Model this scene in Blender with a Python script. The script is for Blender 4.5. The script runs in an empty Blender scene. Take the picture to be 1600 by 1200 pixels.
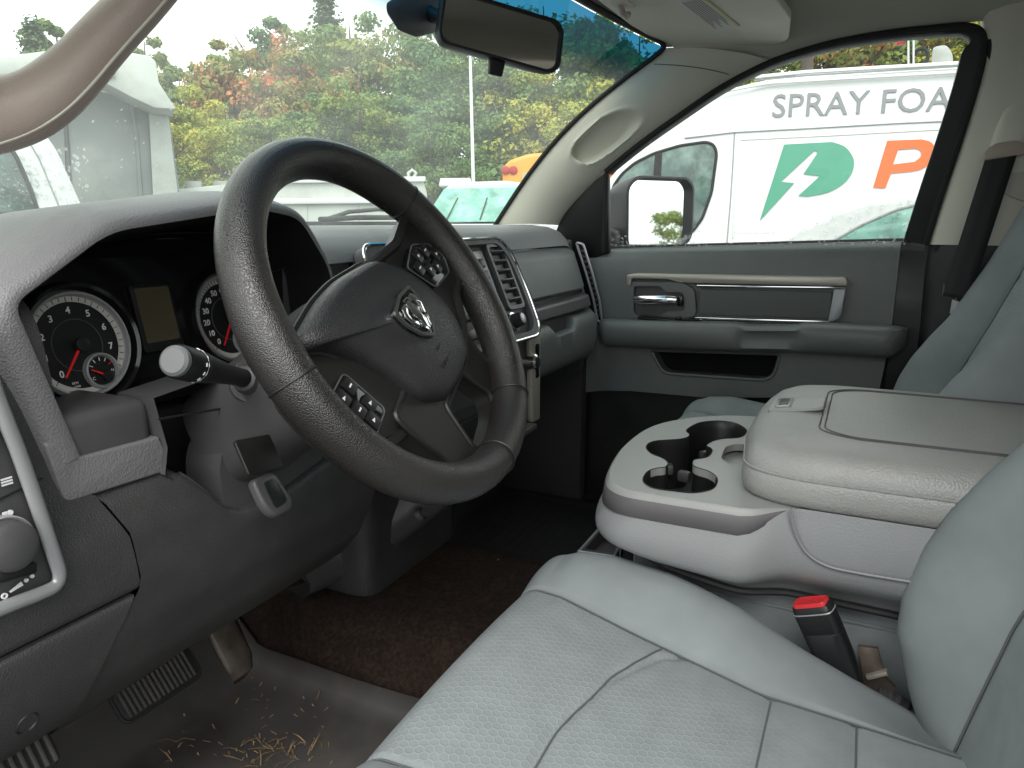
import bpy, bmesh, math, random
import numpy as np
from mathutils import Vector, Matrix
from mathutils.geometry import tessellate_polygon
random.seed(7); rng = np.random.default_rng(7)
R = math.radians
scene = bpy.context.scene
COL = scene.collection

# ------------------------------------------------------------------ camera, sky, sun, exposure
# truck axes: X to the passenger side, Y forward, Z up; z = 0 at the lens, the yard lies at z = GZ
CAM = np.array([-1.02, 0.0, 0.0]); YAW, PITCH, FPX = 25.5, 12.4, 1155.0
GZ = -1.45
def _basis():
    y, p = R(YAW), R(PITCH)
    h = np.array([math.cos(y), math.sin(y), 0]); z = np.array([0, 0, 1.0])
    f = h*math.cos(p) - z*math.sin(p); u = h*math.sin(p) + z*math.cos(p)
    return np.cross(f, u), u, f
BR_, BU_, BF_ = _basis()
cam = bpy.data.cameras.new('Camera'); camo = bpy.data.objects.new('Camera', cam); COL.objects.link(camo)
cam.sensor_width = 36; cam.lens = 36*FPX/1600; cam.clip_start = 0.01; cam.clip_end = 2000
mw = Matrix((BR_, BU_, -BF_)).transposed().to_4x4(); mw.translation = Vector(CAM); camo.matrix_world = mw
scene.camera = camo
world = bpy.data.worlds.new('World'); scene.world = world; world.use_nodes = True
wn = world.node_tree.nodes; wl = world.node_tree.links
for n in list(wn): wn.remove(n)
sky = wn.new('ShaderNodeTexSky'); sky.sky_type = 'NISHITA'; sky.sun_disc = False
sky.sun_elevation = R(48); sky.sun_rotation = R(250); sky.dust_density = 6; sky.air_density = 1.0; sky.ozone_density = 1.0
hs = wn.new('ShaderNodeHueSaturation'); hs.inputs['Saturation'].default_value = 0.10
ov = wn.new('ShaderNodeMix'); ov.data_type = 'RGBA'; ov.inputs['Factor'].default_value = 0.82; ov.inputs['B'].default_value = (8.3, 8.6, 8.5, 1)   # closed cloud deck over the clear sky
bg = wn.new('ShaderNodeBackground'); bg.inputs['Strength'].default_value = 0.10
wo = wn.new('ShaderNodeOutputWorld')
wl.new(sky.outputs[0], hs.inputs['Color']); wl.new(hs.outputs[0], ov.inputs['A']); wl.new(ov.outputs['Result'], bg.inputs['Color']); wl.new(bg.outputs[0], wo.inputs['Surface'])
sun = bpy.data.lights.new('Sun', 'SUN'); sun.energy = 0.7; sun.angle = R(40); sun.color = (1.0, 0.97, 0.93)
suno = bpy.data.objects.new('Sun', sun); COL.objects.link(suno)
suno.rotation_euler = (R(42), 0, R(-70)); suno.location = (-5, -3, 12)
scene.view_settings.view_transform = 'Standard'; scene.view_settings.look = 'None'
scene.view_settings.exposure = 1.46; scene.view_settings.gamma = 1.0
scene.view_settings.use_curve_mapping = False
scene.cycles.max_bounces = 8; scene.cycles.transparent_max_bounces = 14; scene.cycles.diffuse_bounces = 4; scene.cycles.glossy_bounces = 3

# ------------------------------------------------------------------ surveying helpers (a sight line cut with a plane of the truck)
def ray(px, py):
    d = BF_*FPX + BR_*(px-800) + BU_*(600-py); return d/np.linalg.norm(d)
def U(px, py, x=None, y=None, z=None, d=None):
    r = ray(px, py)
    if x is not None: s = (x-CAM[0])/r[0]
    elif y is not None: s = (y-CAM[1])/r[1]
    elif z is not None: s = (z-CAM[2])/r[2]
    else: s = d/(r @ BF_)
    return CAM + r*s
def UP(px, py, p0, n):
    r = ray(px, py); n = np.array(n, float)
    return CAM + r*(((np.array(p0, float)-CAM) @ n)/(r @ n))

# ------------------------------------------------------------------ materials
def nd(nt, t, **kw):
    n = nt.nodes.new(t)
    for k, v in kw.items(): setattr(n, k, v)
    return n
def mat(name, col, rough=0.6, var=0.12, vscale=6.0, grain=None, metal=0.0, spec=0.5, coat=0.0, dirt=None, rvar=0.08, uv=False, fine=0.0):
    m = bpy.data.materials.new(name); m.use_nodes = True; nt = m.node_tree; L = nt.links
    b = nt.nodes['Principled BSDF']
    b.inputs['Metallic'].default_value = metal; b.inputs['Specular IOR Level'].default_value = spec
    b.inputs['Coat Weight'].default_value = coat
    tc = nd(nt, 'ShaderNodeTexCoord'); src = tc.outputs['UV' if uv else 'Object']
    no = nd(nt, 'ShaderNodeTexNoise'); no.inputs['Scale'].default_value = vscale; no.inputs['Detail'].default_value = 3
    L.new(src, no.inputs['Vector'])
    mr = nd(nt, 'ShaderNodeMapRange'); mr.inputs['From Min'].default_value = 0.3; mr.inputs['From Max'].default_value = 0.7
    mr.inputs['To Min'].default_value = 1-var; mr.inputs['To Max'].default_value = 1+var
    L.new(no.outputs['Fac'], mr.inputs['Value'])
    vm = nd(nt, 'ShaderNodeVectorMath', operation='SCALE'); vm.inputs[0].default_value = col
    L.new(mr.outputs[0], vm.inputs['Scale'])
    cout = vm.outputs[0]
    if dirt:   # dirt = (colour, scale, amount)
        dn = nd(nt, 'ShaderNodeTexNoise'); dn.inputs['Scale'].default_value = dirt[1]; dn.inputs['Detail'].default_value = 5; dn.inputs['Roughness'].default_value = 0.7
        L.new(src, dn.inputs['Vector'])
        dr = nd(nt, 'ShaderNodeMapRange'); dr.inputs['From Min'].default_value = 0.48; dr.inputs['From Max'].default_value = 0.75; dr.inputs['To Max'].default_value = dirt[2]
        L.new(dn.outputs['Fac'], dr.inputs['Value'])
        mx = nd(nt, 'ShaderNodeMix', data_type='RGBA'); L.new(dr.outputs[0], mx.inputs['Factor']); L.new(cout, mx.inputs['A']); mx.inputs['B'].default_value = (*dirt[0], 1)
        cout = mx.outputs['Result']
    L.new(cout, b.inputs['Base Color'])
    rr = nd(nt, 'ShaderNodeMapRange'); rr.inputs['From Min'].default_value = 0.3; rr.inputs['From Max'].default_value = 0.7
    rr.inputs['To Min'].default_value = max(rough-rvar, 0.02); rr.inputs['To Max'].default_value = min(rough+rvar, 1)
    L.new(no.outputs['Fac'], rr.inputs['Value']); L.new(rr.outputs[0], b.inputs['Roughness'])
    if grain:   # grain = (scale, strength)
        v = nd(nt, 'ShaderNodeTexVoronoi', feature='F1'); v.inputs['Scale'].default_value = grain[0]
        L.new(src, v.inputs['Vector'])
        pw = nd(nt, 'ShaderNodeMapRange', interpolation_type='SMOOTHSTEP'); pw.inputs['From Min'].default_value = 0.75; pw.inputs['From Max'].default_value = 0.15; L.new(v.outputs['Distance'], pw.inputs['Value'])
        bp = nd(nt, 'ShaderNodeBump'); bp.inputs['Strength'].default_value = grain[1]; bp.inputs['Distance'].default_value = 0.0007
        L.new(pw.outputs[0], bp.inputs['Height']); L.new(bp.outputs[0], b.inputs['Normal'])
    elif fine:
        n2 = nd(nt, 'ShaderNodeTexNoise'); n2.inputs['Scale'].default_value = 900; n2.inputs['Detail'].default_value = 1; L.new(src, n2.inputs['Vector'])
        bp = nd(nt, 'ShaderNodeBump'); bp.inputs['Strength'].default_value = fine; bp.inputs['Distance'].default_value = 0.0005
        L.new(n2.outputs['Fac'], bp.inputs['Height']); L.new(bp.outputs[0], b.inputs['Normal'])
    return m
def hexfabric(name, col, cell=0.0085):
    m = mat(name, col, 0.9, 0.08, 30, spec=0.08, uv=True); nt = m.node_tree; L = nt.links; b = nt.nodes['Principled BSDF']
    tc = nd(nt, 'ShaderNodeTexCoord')
    sc = nd(nt, 'ShaderNodeVectorMath', operation='SCALE'); sc.inputs['Scale'].default_value = 1/cell; L.new(tc.outputs['UV'], sc.inputs[0])
    nz = nd(nt, 'ShaderNodeTexNoise'); nz.inputs['Scale'].default_value = 40; L.new(tc.outputs['UV'], nz.inputs['Vector'])
    n0 = nd(nt, 'ShaderNodeVectorMath', operation='MULTIPLY_ADD'); L.new(nz.outputs['Color'], n0.inputs[0]); n0.inputs[1].default_value = (0.35, 0.35, 0); L.new(sc.outputs[0], n0.inputs[2])
    def cellv(off):
        a = nd(nt, 'ShaderNodeVectorMath', operation='ADD'); L.new(n0.outputs[0], a.inputs[0]); a.inputs[1].default_value = (200+off[0], 346.4+off[1], 0)
        w = nd(nt, 'ShaderNodeVectorMath', operation='MODULO'); L.new(a.outputs[0], w.inputs[0]); w.inputs[1].default_value = (1, 1.732, 1)
        s = nd(nt, 'ShaderNodeVectorMath', operation='SUBTRACT'); L.new(w.outputs[0], s.inputs[0]); s.inputs[1].default_value = (0.5, 0.866, 0)
        ab = nd(nt, 'ShaderNodeVectorMath', operation='ABSOLUTE'); L.new(s.outputs[0], ab.inputs[0])
        dt = nd(nt, 'ShaderNodeVectorMath', operation='DOT_PRODUCT'); L.new(ab.outputs[0], dt.inputs[0]); dt.inputs[1].default_value = (0.5, 0.866, 0)
        sx = nd(nt, 'ShaderNodeSeparateXYZ'); L.new(ab.outputs[0], sx.inputs[0])
        mx = nd(nt, 'ShaderNodeMath', operation='MAXIMUM'); L.new(dt.outputs['Value'], mx.inputs[0]); L.new(sx.outputs['X'], mx.inputs[1])
        return mx
    c1, c2 = cellv((0, 0)), cellv((0.5, 0.866))
    mn = nd(nt, 'ShaderNodeMath', operation='MINIMUM'); L.new(c1.outputs[0], mn.inputs[0]); L.new(c2.outputs[0], mn.inputs[1])
    edge = nd(nt, 'ShaderNodeMapRange', interpolation_type='SMOOTHSTEP'); edge.inputs['From Min'].default_value = 0.34; edge.inputs['From Max'].default_value = 0.5
    L.new(mn.outputs[0], edge.inputs['Value'])
    # the quilting fades out between patches of smooth weave
    at = nd(nt, 'ShaderNodeAttribute', attribute_name='quilt')
    mul = nd(nt, 'ShaderNodeMath', operation='MULTIPLY'); L.new(edge.outputs[0], mul.inputs[0]); L.new(at.outputs['Fac'], mul.inputs[1])
    wv = nd(nt, 'ShaderNodeTexNoise'); wv.inputs['Scale'].default_value = 1400; L.new(tc.outputs['UV'], wv.inputs['Vector'])
    ad = nd(nt, 'ShaderNodeMath', operation='MULTIPLY_ADD'); L.new(wv.outputs['Fac'], ad.inputs[0]); ad.inputs[1].default_value = 0.5; L.new(mul.outputs[0], ad.inputs[2])
    bp = nd(nt, 'ShaderNodeBump'); bp.inputs['Strength'].default_value = 0.42; bp.inputs['Distance'].default_value = 0.0009
    L.new(ad.outputs[0], bp.inputs['Height']); L.new(bp.outputs[0], b.inputs['Normal'])
    # raised hexagon lines are coloured lighter
    old = b.inputs['Base Color'].links[0].from_socket
    mx = nd(nt, 'ShaderNodeMix', data_type='RGBA'); mx.inputs['B'].default_value = (col[0]*1.25, col[1]*1.25, col[2]*1.24, 1)
    m2 = nd(nt, 'ShaderNodeMath', operation='MULTIPLY'); L.new(mul.outputs[0], m2.inputs[0]); m2.inputs[1].default_value = 0.5
    L.new(m2.outputs[0], mx.inputs['Factor']); L.new(old, mx.inputs['A']); L.new(mx.outputs['Result'], b.inputs['Base Color'])
    return m
def glass(name, tint=(1, 1, 1), veil=0.03, band=None, refl=0.9):
    m = bpy.data.materials.new(name); m.use_nodes = True; nt = m.node_tree; L = nt.links
    for n in list(nt.nodes): nt.nodes.remove(n)
    out = nd(nt, 'ShaderNodeOutputMaterial')
    tr = nd(nt, 'ShaderNodeBsdfTransparent'); tr.inputs['Color'].default_value = (*tint, 1)
    if band:  # (z0, z1, colour): shade band printed into the top of the screen
        tc = nd(nt, 'ShaderNodeTexCoord'); sp = nd(nt, 'ShaderNodeSeparateXYZ'); L.new(tc.outputs['Object'], sp.inputs[0])
        mr = nd(nt, 'ShaderNodeMapRange', interpolation_type='SMOOTHSTEP'); mr.inputs['From Min'].default_value = band[0]; mr.inputs['From Max'].default_value = band[1]
        L.new(sp.outputs['Z'], mr.inputs['Value'])
        mx = nd(nt, 'ShaderNodeMix', data_type='RGBA'); mx.inputs['A'].default_value = (*tint, 1); mx.inputs['B'].default_value = (*band[2], 1)
        L.new(mr.outputs[0], mx.inputs['Factor']); L.new(mx.outputs['Result'], tr.inputs['Color']); bandc = mx.outputs['Result']
    else: bandc = None
    gl = nd(nt, 'ShaderNodeBsdfGlossy'); gl.inputs['Roughness'].default_value = 0.02
    lw = nd(nt, 'ShaderNodeLayerWeight'); lw.inputs['Blend'].default_value = 0.5     # Schlick, the same from both sides of the pane
    p5 = nd(nt, 'ShaderNodeMath', operation='POWER'); L.new(lw.outputs['Facing'], p5.inputs[0]); p5.inputs[1].default_value = 5.0
    fr = nd(nt, 'ShaderNodeMath', operation='MULTIPLY_ADD'); L.new(p5.outputs[0], fr.inputs[0]); fr.inputs[1].default_value = 0.92; fr.inputs[2].default_value = 0.06
    mu = nd(nt, 'ShaderNodeMath', operation='MULTIPLY'); L.new(fr.outputs[0], mu.inputs[0]); mu.inputs[1].default_value = refl
    m1 = nd(nt, 'ShaderNodeMixShader'); L.new(mu.outputs[0], m1.inputs[0]); L.new(tr.outputs[0], m1.inputs[1]); L.new(gl.outputs[0], m1.inputs[2])
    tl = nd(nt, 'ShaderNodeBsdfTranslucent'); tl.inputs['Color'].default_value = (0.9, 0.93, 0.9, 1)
    if bandc: L.new(bandc, tl.inputs['Color'])     # the shade band tints the glare haze as well
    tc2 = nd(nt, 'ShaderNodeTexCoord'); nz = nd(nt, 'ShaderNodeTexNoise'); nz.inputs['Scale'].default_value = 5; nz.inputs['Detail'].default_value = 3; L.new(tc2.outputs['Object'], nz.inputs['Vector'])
    f2 = nd(nt, 'ShaderNodeMath', operation='MULTIPLY'); L.new(nz.outputs['Fac'], f2.inputs[0]); f2.inputs[1].default_value = veil*2  # translucent mix imitating glare haze over the windshield view
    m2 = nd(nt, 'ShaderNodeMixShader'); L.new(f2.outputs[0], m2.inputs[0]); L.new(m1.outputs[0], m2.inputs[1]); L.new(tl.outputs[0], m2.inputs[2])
    L.new(m2.outputs[0], out.inputs['Surface'])
    return m

MT = {}
MT['dash'] = mat('dash_pad', (0.185, 0.181, 0.187), 0.5, 0.06, 5, grain=(520, 0.45), dirt=((0.26, 0.25, 0.24), 18, 0.25))
MT['dash_dark'] = mat('dash_lower_vinyl', (0.046, 0.045, 0.046), 0.44, 0.12, 5, grain=(620, 0.4), dirt=((0.10, 0.095, 0.09), 22, 0.3))
MT['dash_smooth'] = mat('dash_smooth_plastic', (0.075, 0.073, 0.075), 0.42, 0.08, 8, fine=0.15, dirt=((0.13, 0.12, 0.115), 25, 0.25))
MT['door'] = mat('door_vinyl', (0.130, 0.141, 0.138), 0.42, 0.06, 4, grain=(500, 0.3), dirt=((0.20, 0.20, 0.19), 20, 0.2))
MT['door_insert'] = mat('door_insert_cloth', (0.105, 0.112, 0.110), 0.8, 0.06, 4, fine=0.4)
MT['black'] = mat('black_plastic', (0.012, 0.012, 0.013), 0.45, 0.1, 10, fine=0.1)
MT['footwell'] = mat('footwell_lining', (0.034, 0.033, 0.033), 0.8, 0.2, 10, fine=0.4)
MT['gloss_black'] = mat('gloss_black', (0.008, 0.008, 0.009), 0.12, 0.0, 10)
MT['rubber'] = mat('black_rubber', (0.014, 0.014, 0.014), 0.7, 0.1, 20)
MT['wheel'] = mat('wheel_leather', (0.022, 0.020, 0.019), 0.30, 0.15, 9, grain=(820, 0.42), rvar=0.09, spec=0.7)
MT['pad'] = mat('airbag_pad_vinyl', (0.024, 0.024, 0.024), 0.34, 0.08, 12, grain=(700, 0.5), spec=0.6)
MT['spoke'] = mat('spoke_plastic', (0.014, 0.0135, 0.013), 0.46, 0.08, 12, fine=0.12, spec=0.5)
MT['button'] = mat('button_rubber', (0.010, 0.010, 0.010), 0.4)
MT['chrome'] = mat('chrome', (0.85, 0.86, 0.87), 0.1, 0.02, 5, metal=1.0, rvar=0.03)
MT['silver'] = mat('satin_silver', (0.46, 0.46, 0.47), 0.34, 0.04, 6, metal=0.5, rvar=0.06)
MT['champ'] = mat('champagne_trim', (0.46, 0.43, 0.37), 0.42, 0.04, 6, metal=0.5)
MT['white_mark'] = mat('white_print', (0.75, 0.75, 0.74), 0.6, 0.03)
MT['red'] = mat('needle_red', (0.90, 0.02, 0.02), 0.5, 0.03)
MT['red_btn'] = mat('buckle_red', (0.62, 0.03, 0.035), 0.35, 0.08, 60)
MT['dial'] = mat('dial_black', (0.008, 0.008, 0.009), 0.5, 0.0)
MT['dial_white'] = mat('dial_ring_print', (0.55, 0.53, 0.50), 0.5, 0.03)
MT['lcd'] = mat('lcd_off', (0.085, 0.073, 0.042), 0.25, 0.05)
MT['cloth'] = mat('seat_cloth', (0.218, 0.240, 0.243), 0.9, 0.09, 14, spec=0.08, fine=0.5)
MT['hex'] = hexfabric('seat_hex_cloth', (0.230, 0.252, 0.255))
MT['thread'] = mat('seam_thread', (0.10, 0.107, 0.108), 0.8)
MT['vinyl'] = mat('console_vinyl', (0.300, 0.300, 0.288), 0.42, 0.05, 7, grain=(420, 0.4), dirt=((0.21, 0.20, 0.18), 9, 0.35))
MT['tray'] = mat('console_tray_plastic', (0.285, 0.288, 0.278), 0.42, 0.05, 7, fine=0.25)
MT['cside'] = mat('console_side_vinyl', (0.205, 0.212, 0.216), 0.5, 0.05, 5, grain=(500, 0.2), dirt=((0.27, 0.265, 0.25), 6, 0.3))
MT['trim_grey'] = mat('console_band', (0.10, 0.094, 0.098), 0.5, 0.06, 20, fine=0.3)
MT['headliner'] = mat('headliner_cloth', (0.56, 0.535, 0.47), 0.95, 0.05, 6, spec=0.1, fine=0.6)
MT['pillar'] = mat('pillar_trim', (0.70, 0.675, 0.58), 0.6, 0.04, 5, fine=0.3)
MT['handle'] = mat('grab_handle_plastic', (0.47, 0.385, 0.33), 0.38, 0.05, 8, grain=(600, 0.2))
MT['carpet'] = mat('floor_carpet', (0.030, 0.021, 0.017), 1.0, 0.3, 160, spec=0.05, grain=(700, 1.0), dirt=((0.085, 0.062, 0.042), 40, 0.25))
MT['matrub'] = mat('mat_rubber', (0.066, 0.062, 0.060), 0.55, 0.2, 9, fine=0.5, dirt=((0.125, 0.10, 0.08), 11, 0.55))
MT['metal_worn'] = mat('worn_metal', (0.135, 0.11, 0.09), 0.5, 0.4, 40, metal=0.4)
MT['belt'] = mat('belt_webbing', (0.016, 0.016, 0.018), 0.7, 0.15, 300)
MT['straw'] = mat('dry_grass', (0.28, 0.185, 0.095), 0.8, 0.3, 30)
MT['label_w'] = mat('paper_label', (0.72, 0.71, 0.68), 0.7, 0.04, 20)
MT['label_y'] = mat('label_yellow', (0.62, 0.55, 0.28), 0.7)
MT['print'] = mat('label_print', (0.20, 0.20, 0.20), 0.8)
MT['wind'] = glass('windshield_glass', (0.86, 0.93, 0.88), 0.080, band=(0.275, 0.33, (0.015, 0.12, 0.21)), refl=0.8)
MT['sideg'] = glass('side_glass', (0.90, 0.95, 0.92), 0.02, refl=0.7)
MT['mirror'] = mat('mirror_silver', (0.92, 0.93, 0.93), 0.02, 0.0, metal=1.0, rvar=0.0)
MT['mirror_dim'] = mat('mirror_dimmed', (0.55, 0.55, 0.53), 0.04, 0.0, metal=1.0, rvar=0.01)
MT['deep_shade'] = mat('hood_lining', (0.006, 0.006, 0.0065), 0.8, 0.1, spec=0.2)  # near-black imitating deep shade inside hood, door pocket and column cavity
MT['cap_grey'] = mat('stalk_cap_grey', (0.135, 0.135, 0.14), 0.45, 0.05)
MT['cap_silver'] = mat('end_cap_silver', (0.30, 0.31, 0.32), 0.45, 0.04, metal=0.4)
MT['drop'] = glass('water_drop', (0.97, 0.98, 0.98), 0.10, refl=1.6)

# ------------------------------------------------------------------ mesh helpers
def place(o, parent):
    COL.objects.link(o)
    if parent is not None:
        o.parent = parent
        o.matrix_parent_inverse = Matrix.Translation(-Vector(WPOS[parent.name]))
    WPOS[o.name] = (0, 0, 0)
    return o
WPOS = {}
def thing(name, label, cat, loc=(0, 0, 0), group=None, kind=None):
    o = bpy.data.objects.new(name, None); COL.objects.link(o); o.location = loc; o.empty_display_size = 0.05
    WPOS[o.name] = tuple(loc); tag(o, label, cat, group, kind); return o
def tag(o, label=None, cat=None, group=None, kind=None):
    if label: o['label'] = label
    if cat: o['category'] = cat
    if group: o['group'] = group
    if kind: o['kind'] = kind
    return o
def M(name, verts, faces, m, parent=None, smooth=True, sharp=38, uv=None, attr=None):
    me = bpy.data.meshes.new(name)
    me.from_pydata([tuple(map(float, v)) for v in verts], [], [tuple(f) for f in faces])
    if uv is not None:
        ul = me.uv_layers.new(name='UVMap'); 
        li = np.zeros(len(me.loops), dtype=np.int32); me.loops.foreach_get('vertex_index', li)
        ul.data.foreach_set('uv', np.asarray(uv, dtype=np.float32)[li].ravel())
    if attr is not None:
        a = me.attributes.new(attr[0], 'FLOAT', 'POINT'); a.data.foreach_set('value', np.asarray(attr[1], dtype=np.float32))
    bm = bmesh.new(); bm.from_mesh(me); bmesh.ops.recalc_face_normals(bm, faces=bm.faces); bm.to_mesh(me); bm.free()
    me.materials.append(MT[m] if isinstance(m, str) else m)
    if smooth:
        me.shade_smooth()
        if sharp: me.set_sharp_from_angle(angle=R(sharp))
    return place(bpy.data.objects.new(name, me), parent)
def BM(name, bm, m, parent=None, smooth=True, sharp=38):
    bmesh.ops.recalc_face_normals(bm, faces=bm.faces)
    me = bpy.data.meshes.new(name); bm.to_mesh(me); bm.free()
    me.materials.append(MT[m] if isinstance(m, str) else m)
    if smooth:
        me.shade_smooth()
        if sharp: me.set_sharp_from_angle(angle=R(sharp))
    return place(bpy.data.objects.new(name, me), parent)
def gridvf(rows, cu=False, cv=False, cap=False):
    nu, nv = len(rows), len(rows[0]); V = [p for r in rows for p in r]; Fc = []
    for i in range(nu if cu else nu-1):
        for j in range(nv if cv else nv-1):
            a, b = i, (i+1) % nu; c, d = j, (j+1) % nv
            Fc.append((a*nv+c, a*nv+d, b*nv+d, b*nv+c))
    if cap and cv:
        Fc.append(tuple(range(nv-1, -1, -1))); Fc.append(tuple((nu-1)*nv+j for j in range(nv)))
    return V, Fc
def grid(name, rows, m, parent=None, cu=False, cv=False, cap=False, **k):
    V, Fc = gridvf(rows, cu, cv, cap); return M(name, V, Fc, m, parent, **k)
def cr(pts, n=8, closed=False):
    """Catmull-Rom through the points"""
    P = [np.array(p, float) for p in pts]; out = []
    N = len(P); rngi = range(N if closed else N-1)
    for i in rngi:
        p0 = P[(i-1) % N] if (closed or i > 0) else 2*P[0]-P[1]
        p1 = P[i]; p2 = P[(i+1) % N]
        p3 = P[(i+2) % N] if (closed or i+2 < N) else 2*P[-1]-P[-2]
        for k in range(n):
            t = k/n
            out.append(0.5*((2*p1)+(-p0+p2)*t+(2*p0-5*p1+4*p2-p3)*t*t+(-p0+3*p1-3*p2+p3)*t**3))
    if not closed: out.append(P[-1])
    return out
def rpoly(pts, r, n=5):
    """fillet the corners of a closed polygon (2D or 3D)"""
    P = [np.array(p, float) for p in pts]; out = []
    rr = r if hasattr(r, '__len__') else [r]*len(P)
    for i in range(len(P)):
        a, b, c = P[i-1], P[i], P[(i+1) % len(P)]
        la, lc = np.linalg.norm(a-b), np.linalg.norm(c-b); q = min(rr[i], 0.48*la, 0.48*lc)
        if q <= 1e-6: out.append(b); continue
        s, e = b+(a-b)/la*q, b+(c-b)/lc*q
        for k in range(n+1):
            t = k/n; out.append((1-t)**2*s+2*t*(1-t)*b+t*t*e)
    return out
def bev(bm, w, seg=2, ang=25):
    es = [e for e in bm.edges if len(e.link_faces) == 2 and e.calc_face_angle(0) > R(ang)]
    bmesh.ops.bevel(bm, geom=es, offset=w, segments=seg, affect='EDGES', profile=0.5, clamp_overlap=True)
def prism_bm(pts, vec, bw=0.0, seg=2):
    bm = bmesh.new(); vec = np.array(vec, float)
    a = [bm.verts.new(tuple(p)) for p in pts]; b = [bm.verts.new(tuple(np.array(p)+vec)) for p in pts]
    bm.faces.new(a[::-1]); bm.faces.new(b); n = len(a)
    for i in range(n): bm.faces.new((a[i], a[(i+1) % n], b[(i+1) % n], b[i]))
    bmesh.ops.recalc_face_normals(bm, faces=bm.faces)
    if bw: bev(bm, bw, seg, 40)
    return bm
def prism(name, pts, vec, m, parent=None, bw=0.0, seg=2, **k):
    return BM(name, prism_bm(pts, vec, bw, seg), m, parent, **k)
def box_bm(c, s, bw=0.0, seg=2, rot=None):
    bm = bmesh.new(); bmesh.ops.create_cube(bm, size=1)
    for v in bm.verts: v.co = Vector((v.co.x*s[0], v.co.y*s[1], v.co.z*s[2]))
    if bw: bmesh.ops.bevel(bm, geom=bm.edges[:], offset=bw, segments=seg, affect='EDGES', profile=0.5)
    if rot is not None: bmesh.ops.transform(bm, matrix=rot.to_4x4(), verts=bm.verts)
    bmesh.ops.translate(bm, vec=Vector(c), verts=bm.verts)
    return bm
def box(name, c, s, m, parent=None, bw=0.0, seg=2, rot=None, **k): return BM(name, box_bm(c, s, bw, seg, rot), m, parent, **k)
def tube_rows(pts, r, seg=12, up=None, closed=False, flat=1.0):
    P = [np.array(p, float) for p in pts]; n = len(P); rows = []
    rr = list(r) if hasattr(r, '__len__') else [r]*n
    T = []
    for i in range(n):
        a = P[i-1] if (closed or i > 0) else P[0]; b = P[(i+1) % n] if (closed or i < n-1) else P[-1]
        t = b-a; T.append(t/np.linalg.norm(t))
    u = np.array(up, float) if up is not None else (np.array([0, 0, 1.]) if abs(T[0][2]) < 0.9 else np.array([1., 0, 0]))
    u = u - T[0]*(u @ T[0]); u /= np.linalg.norm(u)
    for i in range(n):
        u = u - T[i]*(u @ T[i]); u /= np.linalg.norm(u); w = np.cross(T[i], u)
        rows.append([P[i]+(u*math.cos(2*math.pi*k/seg)*flat+w*math.sin(2*math.pi*k/seg))*rr[i] for k in range(seg)])
    return rows
def tube(name, pts, r, m, parent=None, seg=12, closed=False, up=None, flat=1.0, **k):
    return grid(name, tube_rows(pts, r, seg, up, closed, flat), m, parent, cu=closed, cv=True, cap=not closed, **k)
class Fr:
    def __init__(s, o, u, v, n=None):
        s.o = np.array(o, float); s.u = np.array(u, float); s.u /= np.linalg.norm(s.u)
        v = np.array(v, float); v = v - s.u*(v @ s.u); s.v = v/np.linalg.norm(v); s.n = np.cross(s.u, s.v)
    def __call__(s, a, b, c=0.0): return s.o+s.u*a+s.v*b+s.n*c
    def at(s, a, b, c=0.0): return Fr(s(a, b, c), s.u, s.v)
    def rot(s, deg):
        a = R(deg); return Fr(s.o, s.u*math.cos(a)+s.v*math.sin(a), -s.u*math.sin(a)+s.v*math.cos(a))
    @property
    def m3(s): return Matrix((s.u, s.v, s.n)).transposed()
def lathe(name, fr, prof, m, parent=None, seg=32, a0=0, a1=360, **k):
    """prof: (radius, height along frame normal)"""
    full = abs(a1-a0) >= 360; n = seg if full else seg+1
    rows = [[fr(r*math.cos(R(a0+(a1-a0)*i/seg)), r*math.sin(R(a0+(a1-a0)*i/seg)), h) for r, h in prof] for i in range(n)]
    return grid(name, rows, m, parent, cu=full, **k)
def disc(name, fr, r, h, m, parent=None, seg=32, bw=0.0): return prism(name, [fr(r*math.cos(2*math.pi*i/seg), r*math.sin(2*math.pi*i/seg)) for i in range(seg)], fr.n*h, m, parent, bw)
def flat(name, fr, poly, h, m, parent=None, bw=0.0, c=0.0, **k): return prism(name, [fr(p[0], p[1], c) for p in poly], fr.n*h, m, parent, bw, **k)
def rect(w, h, r=0.0, cx=0, cy=0, n=4):
    p = [(cx-w/2, cy-h/2), (cx+w/2, cy-h/2), (cx+w/2, cy+h/2), (cx-w/2, cy+h/2)]
    return rpoly(p, r, n) if r else p
def text(name, s, size, fr, m, parent=None, depth=0.0004, bold=0.0, c=0.0, sx=1.0, shear=0.0, cx=True):
    cu = bpy.data.curves.new(name, 'FONT'); cu.body = s; cu.size = size; cu.extrude = depth; cu.offset = bold; cu.resolution_u = 3
    cu.align_x = 'CENTER' if cx else 'LEFT'; cu.align_y = 'CENTER'; cu.shear = shear
    o = bpy.data.objects.new(name, cu); COL.objects.link(o)
    bpy.context.view_layer.update()
    me = bpy.data.meshes.new_from_object(o.evaluated_get(bpy.context.evaluated_depsgraph_get())); bpy.data.objects.remove(o); bpy.data.curves.remove(cu)
    me.name = name
    for v in me.vertices: v.co = Vector(fr(v.co.x*sx, v.co.y, v.co.z+c))
    me.materials.clear(); me.materials.append(MT[m] if isinstance(m, str) else m)
    return place(bpy.data.objects.new(name, me), parent)
def lerp(t, xs, ys): return float(np.interp(t, xs, ys))
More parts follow.
